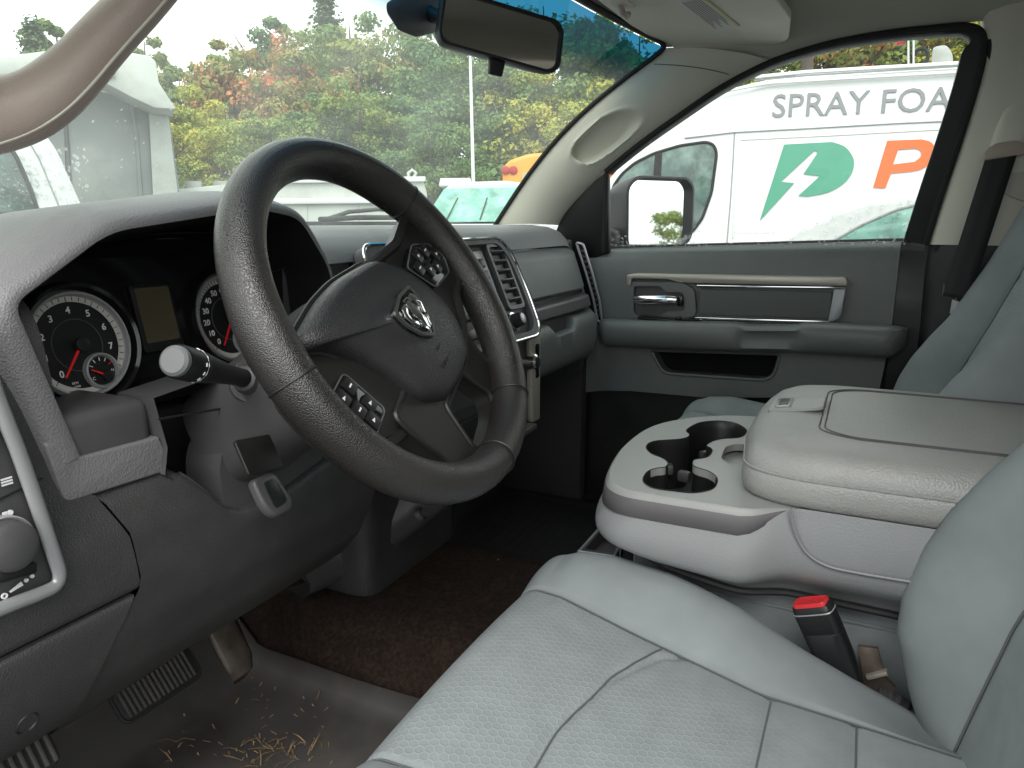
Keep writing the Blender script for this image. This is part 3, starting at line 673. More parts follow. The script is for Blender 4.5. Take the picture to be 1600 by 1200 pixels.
# ---- instrument hood
lip_old = [(-0.632, -0.222), (-0.640, -0.19), (-0.652, -0.13), (-0.660, -0.095), (-0.666, -0.068), (-0.655, -0.056), (-0.62, -0.036), (-0.578, -0.009), (-0.545, -0.001), (-0.50, 0.005), (-0.45, 0.011), (-0.40, 0.0115), (-0.36, 0.008), (-0.335, 0.003), (-0.318, -0.006), (-0.302, -0.026), (-0.287, -0.055), (-0.276, -0.09), (-0.268, -0.14), (-0.265, -0.20)]
def openfillet(P, rr, n=5):
    P = [np.array(p, float) for p in P]; out = [P[0]]
    for i in range(1, len(P)-1):
        a, b, c = P[i-1], P[i], P[i+1]; la, lc = np.linalg.norm(a-b), np.linalg.norm(c-b); q = min(rr[i], .45*la, .45*lc)
        s_, e_ = b+(a-b)/la*q, b+(c-b)/lc*q
        out += [(1-t)**2*s_+2*t*(1-t)*b+t*t*e_ for t in np.linspace(0, 1, n+1)]
    return out+[P[-1]]
lip = openfillet([(-0.630, -0.198), (-0.667, -0.063), (-0.578, -0.009), (-0.40, 0.0135), (-0.335, 0.004), (-0.285, -0.057), (-0.266, -0.20)], [0, 0.012, 0.022, 0.05, 0.02, 0.02, 0])
lipd = []
for a_, b_ in zip(lip[:-1], lip[1:]):
    k_ = max(1, int(np.linalg.norm(b_-a_)/0.006)); lipd += [a_+(b_-a_)*j/k_ for j in range(k_)]
lipd.append(lip[-1]); lipc = [np.array([p[0], 0, p[1]]) for p in lipd]
rows = []; n = len(lipc)
for i, p in enumerate(lipc):
    a = lipc[max(0, i-2)]; b = lipc[min(n-1, i+2)]; tg = b-a; tg = tg/np.linalg.norm(tg)
    o = np.array([-tg[2], 0, tg[0]])       # outward
    left = smoothstep(-i/n, -0.25, -0.18); right = smoothstep(i/n, 0.70, 0.80); top = max(0, 1-left-right)
    oside = np.array([-1, 0, 0])*left + np.array([1, 0, 0])*right + np.array([0, 0, 1.0])*top
    if np.linalg.norm(oside) < 1e-6: oside = o
    d = o*0.45+oside*0.55; d /= np.linalg.norm(d)
    sec_top = [(-0.030, 0.735), (-0.018, 0.70), (-0.008, 0.63), (-0.004, 0.606), (0.000, 0.599), (0.004, 0.598), (0.010, 0.602), (0.017, 0.622), (0.021, 0.65), (0.021, 0.69), (0.016, 0.76), (0.006, 0.85), (-0.012, 0.98)]
    sec_left = [(-0.012, 0.735), (-0.010, 0.70), (-0.007, 0.63), (-0.004, 0.606), (0.000, 0.599), (0.004, 0.597), (0.012, 0.597), (0.019, 0.599), (0.023, 0.603), (0.026, 0.610), (0.028, 0.63), (0.028, 0.68), (0.028, 0.76)]
    sec_right = [(-0.02, 0.735), (-0.012, 0.70), (-0.008, 0.63), (-0.004, 0.606), (0.000, 0.600), (0.004, 0.600), (0.008, 0.603), (0.012, 0.612), (0.014, 0.63), (0.015, 0.65), (0.016, 0.68), (0.016, 0.72), (0.016, 0.80)]
    r = []
    for k in range(13):
        of = sec_top[k][0]*top+sec_left[k][0]*left+sec_right[k][0]*right
        yy = sec_top[k][1]*top+sec_left[k][1]*left+sec_right[k][1]*right
        q = p+d*of; q[1] = yy
        if top > 0.4 and k >= 9: q[0] = q[0]*(1-(k-8)*0.012*0)   # keep the crown straight
        r.append(q)
    rows.append(r)
grid('instrument_hood', [r[4:] for r in rows], 'dash', dash, sharp=75)
grid('hood_lining', [r[:5] for r in rows], 'deep_shade', dash, sharp=75)
# dash top from the hood back to the windshield on the driver side
rows = []
for x in np.linspace(-0.86, -0.28, 24):
    t = x/0.68; yb = 1.07-0.205*t*t
    z = lerp(x, [-0.86, -0.62, -0.45, -0.3], [-0.050, -0.026, -0.008, -0.008])
    sk_ = 1-smoothstep(x, -0.72, -0.69)
    rows.append([(x, 0.70-0.06*sk_, z-0.006-0.040*sk_), (x, 0.71-0.05*sk_, z-0.004-0.008*sk_), (x, 0.74, z), (x, 0.84, z), (x, yb-0.02, z-0.004), (x, yb+0.02, z-0.01)])
grid('top_pad', rows, 'dash', dash, sharp=70)
# inside of the hood
rows = [[(x, 0.74, -0.02), (x, 0.735, -0.06), (x, 0.726, -0.10), (x, 0.712, -0.155), (x, 0.70, -0.2)] for x in (-0.68, -0.55, -0.45, -0.35, -0.255)]
grid('hood_lining', rows, 'deep_shade', dash)
# bezel foot: textured strip under the gauges and the smooth wedge above it
FB = lambda px, py, y=0.598: U(px, py, y=y)
strip_pts = [FB(105, 786), FB(96, 768), FB(70, 694), FB(111, 682), FB(113, 692), FB(122, 716), FB(249, 682), FB(264, 718), FB(259, 737)]
prism('hood_foot', rpoly(strip_pts, [0.006, 0.006, 0.0, 0.0, 0.004, 0.010, 0.002, 0.006, 0.006], 4), (0, 0.06, 0), 'dash', dash, 0.004, 3)
bmw = box_bm((-0.599, 0.655, -0.190), (0.094, 0.104, 0.056), 0.0)
bev(bmw, 0.012, 4)
BM('hood_wedge', bmw, 'dash_smooth', dash)

# ---- gauges
cp = Fr((-0.455, 0.702, -0.120), (1, 0, 0), (0, 0.20, 0.98))
flat('cluster_face', cp, rpoly([(-0.20, -0.075), (0.20, -0.075), (0.20, 0.085), (-0.20, 0.085)], 0.01, 3), 0.002, 'gloss_black', dash, c=-0.004)
def gauge(cx, cy, r, nums, a0, a1, needle, sub, subneedle):
    f = cp.at(cx, cy)
    g = lathe('gauge', f, [(0.0, 0.001), (r*0.80, 0.001)], 'dial', dash, 48)
    lathe('gauge_ring', f, [(r*0.80, 0.0015), (r*0.90, 0.002), (r*0.905, 0.004)], 'dial_white', g, 48)
    lathe('gauge_bezel', f, [(r*0.905, 0.003), (r*0.93, 0.0085), (r*0.965, 0.009), (r*1.0, 0.006), (r*1.03, 0.0)], 'silver', g, 48)
    lathe('gauge_cowl', f, [(r*1.03, 0.0), (r*1.06, 0.012), (r*1.12, 0.014), (r*1.18, -0.002)], 'gloss_black', g, 48)
    lathe('inner_ring', f, [(r*0.47, 0.0012), (r*0.475, 0.002), (r*0.485, 0.002), (r*0.49, 0.0012)], 'dash_smooth', g, 48)
    N = len(nums)
    for i, s in enumerate(nums):
        a = R(a0+(a1-a0)*i/(N-1))
        if s: text('numeral', s, r*0.175, f.at(r*0.645*math.cos(a), r*0.645*math.sin(a), 0.0016), 'white_mark', g, 0.0001, 0.0002)
    for i in range(4*(N-1)+1):
        a = a0+(a1-a0)*i/(4*(N-1)); L_ = 0.07 if i % 4 else 0.10
        ft = f.rot(a); flat('tick', ft, [(r*(0.89-L_), -0.0003), (r*0.89, -0.0003), (r*0.89, 0.0003), (r*(0.89-L_), 0.0003)], 0.0004, 'dial', g, c=0.0022)
    fn = f.rot(needle); flat('needle', fn, [(-r*0.05, -0.0016), (r*0.70, -0.0008), (r*0.70, 0.0008), (-r*0.05, 0.0016)], 0.001, 'red', g, c=0.006)
    disc('needle_hub', f.at(0, 0, 0.005), r*0.13, 0.006, 'black', g, 20, 0.001)
    # small inset gauge
    f2 = f.at(*sub); r2 = r*0.30
    lathe('sub_dial', f2, [(0, 0.0042), (r2*0.9, 0.0042)], 'dial', g, 28); lathe('sub_bezel', f2, [(r2*0.9, 0.004), (r2, 0.0075), (r2*1.1, 0.007), (r2*1.16, 0.002)], 'silver', g, 28)
    for i in range(5): 
        ft = f2.rot(150-30*i); flat('tick', ft, [(r2*0.62, -0.0004), (r2*0.85, -0.0004), (r2*0.85, 0.0004), (r2*0.62, 0.0004)], 0.0004, 'white_mark' if i < 4 else 'red', g, c=0.0044)
    fn2 = f2.at(r2*0.1, -r2*0.3).rot(subneedle); flat('needle', fn2, [(-r2*0.1, -0.0011), (r2*0.95, -0.0006), (r2*0.95, 0.0006), (-r2*0.1, 0.0011)], 0.001, 'red', g, c=0.006)
    disc('needle_hub', f2.at(r2*0.25, -r2*0.38, 0.004), r2*0.36, 0.0045, 'black', g, 16, 0.0008)
    return g, f, f2, r2
g, f, f2, r2 = gauge(-0.0965, 0.0, 0.054, ['0', '1', '2', '3', '4', '5', '6', '7', ''], 228, -44, 232, (0.016, -0.029), 152)
text('rpm_lettering', 'RPM', 0.0035, f.at(-0.0125, -0.0365, 0.0016), 'white_mark', g, 0.0001); text('rpm_lettering', 'x1000', 0.0030, f.at(-0.0115, -0.0400, 0.0016), 'white_mark', g, 0.0001)
text('temperature_letter', 'C', 0.0045, f2.at(-r2*0.62, -r2*0.42, 0.0044), 'white_mark', g, 0.0001); text('temperature_letter', 'H', 0.0045, f2.at(r2*0.72, -r2*0.1, 0.0044), 'white_mark', g, 0.0001)
g, f, f2, r2 = gauge(0.100, 0.004, 0.054, ['0', '10', '20', '30', '40', '50', '60', '70', '80', '90', '100', '110', '120'], 228, -44, 236, (0.016, -0.029), 150)
flat('lcd_frame', cp, rect(0.052, 0.074, 0.004, 0.0005, 0.017), 0.003, 'black', dash, 0.001)
flat('lcd_display', cp, rect(0.043, 0.060, 0.002, 0.0005, 0.020), 0.0006, 'lcd', dash, c=0.0032)
text('gear_letters', 'PRND', 0.006, cp.at(0.012, -0.032, 0.001), 'white_mark', dash, 0.0001)

# ---- driver end: headlamp panel, end panel, knee panel
def profile_panel(name, x0f, x1f, prof, m, n=20, **k):
    """prof: (y,z); x range may depend on z"""
    rows = []
    for u in np.linspace(0, 1, n):
        rows.append([(x0f(z)+(x1f(z)-x0f(z))*u, y, z) for y, z in prof])
    return grid(name, rows, m, dash, **k)
seamx = lambda z: lerp(z, [-0.46, -0.42, -0.373, -0.328, -0.278, -0.235], [-0.672, -0.656, -0.631, -0.600, -0.604, -0.622])
pr = cr([np.array(p) for p in [(0.66, -0.228), (0.612, -0.232), (0.592, -0.245), (0.583, -0.275), (0.580, -0.32), (0.586, -0.37), (0.602, -0.42), (0.63, -0.455), (0.70, -0.47)]], 4)
def kneetop(x): return lerp(x, [-0.66, -0.548, -0.520, -0.492, -0.470, -0.40, -0.33, -0.29, -0.22], [-0.228, -0.228, -0.255, -0.290, -0.302, -0.302, -0.288, -0.268, -0.245])
rows = []
for u in np.linspace(0, 1, 70):
    r = []
    for (y, z) in pr:
        x = seamx(z)+0.0006+(-0.22-0.25*max(0, -0.3-z)-seamx(z)-0.0006)*u
        zt = kneetop(x); k_ = (z+0.47)/(-0.228+0.47); z2 = -0.47+(zt+0.47)*k_
        yy = lerp(z2, [-0.47, -0.455, -0.42, -0.37, -0.32, -0.275, -0.245, -0.232, -0.228], [0.70, 0.63, 0.602, 0.586, 0.580, 0.582, 0.592, 0.612, 0.66])
        dz_ = zt-z2
        if zt < -0.235: yy = yy + 0.006*math.exp(-dz_/0.004)+0.012*math.exp(-dz_/0.0012)
        r.append((x, yy, z2))
    rows.append(r)
grid('knee_panel', rows, 'dash_dark', dash, sharp=70)
tube('knee_panel_highlight', [np.array(r[0])+np.array([0, -0.004, 0]) for r in rows if -0.53 < r[0][0] < -0.27], 0.0028, 'dash_smooth', dash, seg=8)  # paler tube imitating the highlight on the knee panel's top edge
pr1 = cr([np.array(p) for p in [(0.68, -0.04), (0.625, -0.07), (0.608, -0.13), (0.606, -0.20), (0.598, -0.236), (0.583, -0.28), (0.581, -0.325), (0.587, -0.334)]], 4)
profile_panel('end_panel', lambda z: -0.84, lambda z: seamx(z)-0.0006 if z < -0.235 else -0.640, pr1, 'dash_dark', sharp=70)
pr2 = cr([np.array(p) for p in [(0.589, -0.336), (0.582, -0.341), (0.587, -0.38), (0.604, -0.428), (0.64, -0.455), (0.70, -0.46)]], 4)
profile_panel('end_panel_lower', lambda z: -0.84, lambda z: seamx(z)-0.0006, pr2, 'dash_dark', sharp=70)
profile_panel('panel_backing', lambda z: -0.84, lambda z: -0.24, [(0.70, -0.2), (0.66, -0.30), (0.615, -0.34), (0.63, -0.42)], 'black')
# round knee-panel fastener
fq = Fr(U(40, 1128, y=0.596), (1, 0, 0), (0, -0.3, 1)); lathe('panel_fastener', fq, [(0.0, 0.001), (0.006, 0.0015), (0.0075, 0.001), (0.009, 0.003), (0.0105, 0.001)], 'black', dash, 20)
HY = 0.572
tp = [(-60, 470), (-30, 545), (-8, 612), (12, 664), (31, 712), (62, 800), (84, 866), (93, 896), (88, 914), (66, 926), (30, 940), (-10, 956), (-80, 985)]
tpc = cr([U(a, b, y=HY) for a, b in tp], 5)
rows = tube_rows(tpc, 0.0060, 10, up=(0, 1, 0), flat=0.55)
grid('headlamp_panel_trim', rows, 'silver', dash, cv=True, cap=True, sharp=60)
pf = [U(a, b, y=HY+0.006) for a, b in [(-80, 440), (-8, 612), (31, 712), (93, 896), (66, 926), (-80, 985)]]
prism('headlamp_panel', pf, (0, 0.02, 0), 'dash_smooth', dash, 0.002)
fk = Fr(U(4, 852, y=HY), (1, 0, 0), (0, 0.1, 1))
kb = lathe('headlamp_knob', fk, [(0.0, 0.018), (0.014, 0.0175), (0.0185, 0.015), (0.0200, 0.005), (0.0205, -0.004)], 'dash_smooth', dash, 32)
lathe('knob_ring', fk, [(0.0198, 0.004), (0.0215, 0.0055), (0.0228, 0.004), (0.0230, -0.004)], 'silver', kb, 36)
box('dimmer_wheel', U(22, 893, y=HY-0.003), (0.030, 0.012, 0.010), 'black', dash, 0.003, rot=Matrix.Rotation(R(8), 3, 'Y'))
fi = Fr(U(12, 802, y=HY+0.0035), (1, 0, 0), (0, 0.05, 1))
disc('headlamp_icon', fi.at(0.0015, 0), 0.0022, 0.001, 'white_mark', dash, 14); box('headlamp_icon', fi(-0.0025, 0, 0.0006), (0.003, 0.001, 0.004), 'white_mark', dash)
fi = Fr(U(10, 752, y=HY+0.0035), (1, 0, 0), (0, 0.05, 1))
for k in range(3): box('vent_icon', fi(0, 0.0022*(k-1), 0.0006), (0.008, 0.001, 0.0012), 'white_mark', dash)
fi = Fr(U(30, 914, y=HY+0.0035), (0.96, 0, 0.28), (-0.28, 0.05, 0.96))
lathe('dimmer_icon', fi.at(-0.0125, 0), [(0.0012, 0.0), (0.0012, 0.0012), (0.0024, 0.0012), (0.0024, 0)], 'white_mark', dash, 14)
flat('dimmer_icon', fi, [(-0.008, -0.0006), (0.002, -0.0017), (0.002, 0.0017), (-0.008, 0.0006)], 0.0012, 'white_mark', dash)
disc('dimmer_icon', fi.at(0.0055, 0), 0.0016, 0.0012, 'white_mark', dash, 12); disc('dimmer_icon', fi.at(0.0105, 0), 0.0016, 0.0012, 'white_mark', dash, 12)
for k in range(6): box('vent_slat', U(-30, 560+k*26, y=HY+0.004)+np.array([-0.012, 0, 0]), (0.04, 0.012, 0.004), 'black', dash, 0.001)
box('panel_seam', U(8, 776, y=HY+0.0055), (0.06, 0.002, 0.0012), 'black', dash, rot=Matrix.Rotation(R(-10), 3, 'Y'))

# ---- steering column, stalk, lower shroud
t30 = R(30.6); WN = np.array([0, -math.cos(t30), math.sin(t30)]); WC = np.array([-0.417, 0.413, -0.09])
fw0 = Fr(WC, (1, 0, 0), (0, math.sin(t30), math.cos(t30)))
colm = thing('steering_column', 'dark plastic steering column shroud with turn signal stalk behind the wheel', 'steering column', tuple(WC-WN*0.2))
def sup(a, b, n, k=40):
    return [(a*math.copysign(abs(math.cos(2*math.pi*i/k))**(2/n), math.cos(2*math.pi*i/k)), b*math.copysign(abs(math.sin(2*math.pi*i/k))**(2/n), math.sin(2*math.pi*i/k))) for i in range(k)]
rows = []
for c, a, b, dy in [(-0.045, 0.046, 0.046, 0.0), (-0.05, 0.054, 0.054, 0.0), (-0.075, 0.060, 0.058, -0.002), (-0.14, 0.064, 0.060, -0.006), (-0.20, 0.066, 0.060, -0.010), (-0.26, 0.068, 0.06, -0.014)]:
    rows.append([fw0(p[0], p[1]+dy, c) for p in sup(a, b, 3.2)])
sh = grid('column_shroud', rows, 'dash_smooth', colm, cv=True, cap=True, sharp=60)
# surround panel between hood foot and column
sur = [U(a, b, y=0.592) for a, b in [(240, 622), (262, 700), (258, 742), (312, 770), (345, 815), (470, 790), (540, 735), (560, 640), (480, 560), (330, 590)]]
hol = rpoly([U(a, b, y=0.592) for a, b in [(352, 690), (342, 730), (352, 800), (366, 818), (440, 806), (520, 755), (530, 690), (470, 660), (400, 655)]], 0.02, 5)
plate('column_surround', sur, [hol], (0, 0.05, 0), 'dash_smooth', colm)
prism('surround_cavity', [U(a, b, y=0.637) for a, b in [(330, 640), (345, 830), (560, 790), (560, 620)]], (0, 0.01, 0), 'deep_shade', colm)  # near-black sheet painting the dark gap under the column
tube('surround_joint', [U(a, b, y=0.590) for a, b in [(248, 655), (300, 646), (350, 638), (420, 627)]], 0.0012, 'black', colm, seg=6)
# tilt lever
fl_ = Fr(U(416, 776, y=0.535), (1, 0.1, -0.12), (0.1, 0.45, 0.9))
prism('tilt_lever', [fl_(*p) for p in rpoly([(-0.023, 0.020), (0.012, 0.022), (0.024, -0.012), (0.018, -0.022), (-0.010, -0.024), (-0.020, -0.010)], 0.008, 4)], fl_.n*0.012, 'dash_smooth', colm, 0.004, 3)
prism('lever_dish', [fl_(*p, 0.0115) for p in rpoly([(-0.012, 0.014), (0.008, 0.015), (0.014, -0.012), (-0.008, -0.016)], 0.006, 4)], fl_.n*0.0012, 'black', colm, 0.0005)
flat('column_plate', Fr(U(402, 712, y=0.505), (1, 0.1, -0.15), (0, 0.5, 0.86)), rect(0.05, 0.036, 0.004), 0.004, 'spoke', colm, 0.001)
# turn signal stalk
s0, s1 = np.array([-0.470, 0.555, -0.158]), np.array([-0.596, 0.512, -0.113])
ax = (s1-s0)/np.linalg.norm(s1-s0); LS = np.linalg.norm(s1-s0)
fst = Fr(s0, np.cross(ax, [0, 0, 1]), np.cross(np.cross(ax, [0, 0, 1]), ax))
if fst.n @ ax < 0: fst = Fr(s0, -fst.u, fst.v)
st = lathe('signal_stalk', fst, [(0.009, -0.01), (0.0085, LS*0.15), (0.0095, LS*0.35), (0.0115, LS*0.55), (0.0142, LS*0.72), (0.0145, LS*0.76), (0.0138, LS*0.765), (0.0138, LS*0.78), (0.0148, LS*0.785), (0.0150, LS*0.97), (0.0142, LS*0.985)], 'black', colm, 28)
lathe('stalk_cap', fst, [(0.0, LS*1.03), (0.0105, LS*1.028), (0.0130, LS*1.012), (0.0136, LS*0.985)], 'cap_grey', st, 28)
lathe('stalk_boot', fst, [(0.010, LS*0.02), (0.0145, LS*0.03), (0.0155, LS*0.08), (0.0125, LS*0.14), (0.0092, LS*0.15)], 'dash_smooth', st, 28)
lathe('stalk_socket', fst, [(0.014, LS*0.04), (0.022, LS*0.035), (0.026, LS*0.0), (0.028, -0.01)], 'dash_smooth', colm, 28)
def stk(u0, u1, a0, a1): return [fst(0.0149*math.cos(R(a0+(a1-a0)*k/6)), 0.0149*math.sin(R(a0+(a1-a0)*k/6)), LS*(u0+(u1-u0)*k/6)) for k in range(7)]
for (u0, u1, a0, a1) in [(0.775, 0.775, -20, 70), (0.80, 0.80, -150, -120)]: pass
for ang0 in (-60, -35, -5, 60): tube('stalk_mark', [p*1.0 for p in stk(0.83, 0.83, ang0, ang0+12)], 0.0008, 'white_mark', st, seg=6)
tube('stalk_ring', stk(0.80, 0.80, -90, 90), 0.0005, 'white_mark', st, seg=6)

# ------------------------------------------------------------------ steering wheel, turned about 30 degrees to the left
sw_ = thing('steering_wheel', 'black leather steering wheel turned slightly left, with chrome shield emblem', 'steering wheel', tuple(WC))
fw = fw0.rot(30)
RW, RT = 0.1745, 0.0208
rows = []
for i in range(120):
    a = 2*math.pi*i/120; ad = math.degrees(a)
    # thumb swells near the spokes
    sw1 = sum(math.exp(-((((ad-c+180) % 360)-180)/13)**2) for c in (28, 152))
    rt = RT*(1+0.05*sw1)
    r = []
    for k in range(20):
        b = 2*math.pi*k/20; r.append(fw((RW+rt*0.92*math.cos(b))*math.cos(a), (RW+rt*0.92*math.cos(b))*math.sin(a), rt*1.05*math.sin(b)))
    rows.append(r)
grid('rim', rows, 'wheel', sw_, cu=True, cv=True, sharp=None)
for ad in (18, 162, 253, 287):
    a = R(ad); rt = RT*1.035
    tube('rim_seam', [fw((RW+rt*0.92*math.cos(b))*math.cos(a), (RW+rt*0.92*math.cos(b))*math.sin(a), rt*1.05*math.sin(b)) for b in np.linspace(-1.2, math.pi+1.2, 24)], 0.0009, 'black', sw_, seg=6)
# spoke plate: left and right arms and the broad bottom arm with its slot
ri = RW-0.006
def onr(deg, r=ri): return (r*math.cos(R(deg)), r*math.sin(R(deg)))
out = [onr(14), onr(6), onr(-2), onr(-10), onr(-17), (0.125, -0.058), (0.100, -0.070), (0.078, -0.100), (0.072, -0.130)]+[onr(a) for a in (-63, -70, -80, -90, -100, -110, -117)]+[(-0.072, -0.130), (-0.078, -0.100), (-0.100, -0.070), (-0.125, -0.058)]+[onr(a) for a in (197, 190, 182, 174, 166)]+[(-0.120, 0.048), (-0.06, 0.062), (0, 0.066), (0.06, 0.062), (0.120, 0.048)]
slot = rpoly([(-0.030, -0.096), (0.030, -0.096), (0.047, -0.150), (0.030, -0.163), (-0.030, -0.163), (-0.047, -0.150)], 0.010, 4)
def cz(x): return lerp(x, [-0.16, -0.10, 0.08, 0.17], [-0.016, -0.022, -0.008, -0.003])
arms = rpoly([onr(14), onr(6), onr(-2), onr(-10), onr(-18), (0.125, -0.056), (0.10, -0.078), (0.05, -0.10), (-0.05, -0.10), (-0.085, -0.072), (-0.125, -0.056)]+[onr(a) for a in (198, 190, 182, 174, 164)]+[(-0.125, 0.050), (-0.06, 0.058), (0, 0.056), (0.05, 0.044), (0.10, 0.034)], 0.008, 3)
plate('spoke_arms', [fw(*p, cz(p[0])) for p in arms], [], -fw.n*0.022, 'spoke', sw_)
tube('spoke_edge', [fw(*p, cz(p[0])-0.001) for p in arms], 0.006, 'spoke', sw_, seg=8, closed=True)
low = rpoly([(0.096, -0.048), (0.094, -0.085), (0.088, -0.118)]+[onr(a) for a in (-58, -64, -70, -80, -90, -100, -110, -116, -122)]+[(-0.088, -0.118), (-0.094, -0.085), (-0.096, -0.048)], 0.008, 3)
plate('lower_spoke', [fw(*p, -0.012) for p in low], [[fw(*p, -0.012) for p in slot]], -fw.n*0.024, 'spoke', sw_)
tube('spoke_edge', [fw(*p, -0.0140) for p in low], 0.0035, 'spoke', sw_, seg=8, closed=True)
tube('slot_edge', [fw(*p, -0.0130) for p in slot], 0.003, 'spoke', sw_, seg=8, closed=True)
# airbag cover: domed shield
ol = rpoly([(-0.1145, 0.0665), (-0.0565, 0.0690), (-0.016, 0.0650), (0.045, 0.0490), (0.074, 0.023), (0.090, -0.0115), (0.095, -0.048), (0.083, -0.079), (0.060, -0.1010), (0.012, -0.1015), (-0.0265, -0.0935), (-0.0575, -0.066), (-0.066, -0.0235), (-0.079, 0.014), (-0.096, 0.0415), (-0.116, 0.0535)], 0.012, 3)
def dome(x, y): return 0.014+0.004*(1-(x/0.11)**2) - 0.0006*smoothstep(abs(x)-0.03-0.35*max(0, y+0.02), -0.01, 0.01)
rows = []
for s, h in [(1.03, -0.034), (1.025, -0.022), (1.01, -0.012), (0.975, -0.004), (0.90, 0.001)]:
    rows.append([fw(p[0]*s, (p[1]+0.012)*s-0.012, h) for p in ol])
for s in (0.8, 0.6, 0.4, 0.2, 0.02):
    rows.append([fw(p[0]*s, (p[1]+0.012)*s-0.012, 0.001+0.012*(1-(s/0.9)**2.2)) for p in ol])
pad = grid('airbag_cover', rows, 'pad', sw_, cv=True, sharp=60)
tube('cover_joint', [fw(p[0]*1.035, (p[1]+0.012)*1.035-0.012, -0.019) for p in ol], 0.0026, 'black', sw_, seg=6, closed=True)
# crease line of the cover
def onpad(x, y):
    # height of the dome at x,y
    s = 0.0
    for p in ol:
        pass
    ang = math.atan2(y+0.012, x); best = min(ol, key=lambda p: abs(((math.atan2(p[1]+0.012, p[0])-ang+math.pi) % (2*math.pi))-math.pi))
    s = math.hypot(x, y+0.012)/math.hypot(best[0], best[1]+0.012)
    return 0.001+0.012*(1-(min(s, 0.9)/0.9)**2.2)
# emblem
fe = fw.at(0.0, -0.010, onpad(0, -0.01)-0.001)
em = rpoly([(-0.026, 0.022), (0.0, 0.0265), (0.026, 0.022), (0.0255, 0.004), (0.016, -0.016), (0.0, -0.030), (-0.016, -0.016), (-0.0255, 0.004)], 0.004, 3)
flat('emblem', fe, em, 0.004, 'gloss_black', sw_, 0.0006)
plate('emblem_frame', [fe(*p, 0.0065) for p in em], [[fe(p[0]*0.86, p[1]*0.86, 0.0065) for p in em]], -fe.n*0.006, 'chrome', sw_)
def relief(name, pts, h=0.005, c=0.003): return flat(name, fe, rpoly(pts, 0.0015, 3), h, 'chrome', sw_, 0.0012, c=c)
relief('emblem_relief', [(-0.004, 0.016), (0.004, 0.016), (0.006, 0.004), (0.004, -0.012), (0.0, -0.020), (-0.004, -0.012), (-0.006, 0.004)])
for sgn in (-1, 1):
    relief('emblem_relief', [(sgn*a, b) for a, b in [(0.006, 0.0175), (0.015, 0.0170), (0.020, 0.010), (0.0185, 0.001), (0.012, -0.008), (0.0085, -0.004), (0.0135, 0.002), (0.013, 0.009), (0.008, 0.011)]])
    relief('emblem_relief', [(sgn*a, b) for a, b in [(0.007, -0.006), (0.0095, -0.010), (0.004, -0.020), (0.003, -0.015)]])
text('srs_lettering', 'SRS', 0.0085, fw.at(0.0, -0.050, onpad(0, -0.05)-0.0002), 'spoke', sw_, 0.0004)
text('airbag_lettering', 'AIRBAG', 0.0085, fw.at(0.0, -0.066, onpad(0, -0.066)-0.0002), 'spoke', sw_, 0.0004)
# switch pods
for sgn in (-1, 1):
    if sgn < 0: pod, cc0, keys = [(-0.104, 0.016), (-0.146, 0.016), (-0.155, -0.006), (-0.140, -0.038), (-0.100, -0.036)], -0.011, [(-0.113, 0.006), (-0.111, -0.018), (-0.130, 0.006), (-0.127, -0.012), (-0.143, -0.004), (-0.124, -0.028)]
    else: pod, cc0, keys = [(0.072, 0.014), (0.112, 0.022), (0.142, 0.004), (0.150, -0.020), (0.135, -0.034), (0.090, -0.027)], 0.002, [(0.088, 0.002), (0.103, 0.010), (0.104, -0.010), (0.122, 0.006), (0.120, -0.016), (0.136, -0.008)]
    pod = rpoly(pod, 0.006, 4)
    pd = flat('switch_pod', fw, pod, 0.012, 'gloss_black', sw_, 0.002, c=cc0-0.012)
    tube('pod_trim', [fw(*p, cc0) for p in pod], 0.0009, 'dash_smooth', pd, seg=6, closed=True)
    for k_, (a_, b_) in enumerate(keys):
        flat('wheel_button', fw.at(a_, b_, cc0), rect(0.0135, 0.0155, 0.003), 0.0028, 'button', pd, 0.0009)
        mk = [(-0.0022, -0.0018), (0.0026, 0.0), (-0.0022, 0.0018)] if k_ % 3 else [(-0.0026, -0.0007), (0.0026, -0.0007), (0.0026, 0.0008), (-0.0026, 0.0008)]
        flat('button_mark', fw.at(a_, b_, cc0+0.0028), mk, 0.0003, 'white_mark', pd)
# ------------------------------------------------------------------ floor mats, pedals
dm = []
for x in np.linspace(-0.70, -0.195, 30):
    dm.append([(x, y, floor_z(x, y)+0.010+0.002*math.sin(x*23)*math.sin(y*17)+0.012*smoothstep(x, -0.215, -0.196)*0.5) for y in np.linspace(0.15, 0.97, 40)])
o = grid('floor_mat', dm, 'matrub'); o.modifiers.new('thick', 'SOLIDIFY').thickness = 0.006
tag(o, 'dark grey rubber floor mat littered with dry grass under the pedals', 'floor mat')
pmx = []
for x in np.linspace(0.315, 0.72, 40):
    r = []
    for y in np.linspace(0.40, 0.95, 60):
        rib = 0.003*(0.5+0.5*math.sin(y*260)) if 0.36 < x < 0.68 else 0.008*smoothstep(abs(x-0.52), 0.17, 0.19)
        r.append((x, y, floor_z(x, y)+0.010+rib))
    pmx.append(r)
o = grid('floor_mat', pmx, 'rubber'); o.modifiers.new('thick', 'SOLIDIFY').thickness = 0.005
tag(o, 'black ribbed rubber floor mat in the passenger footwell', 'floor mat')
bm = bmesh.new()
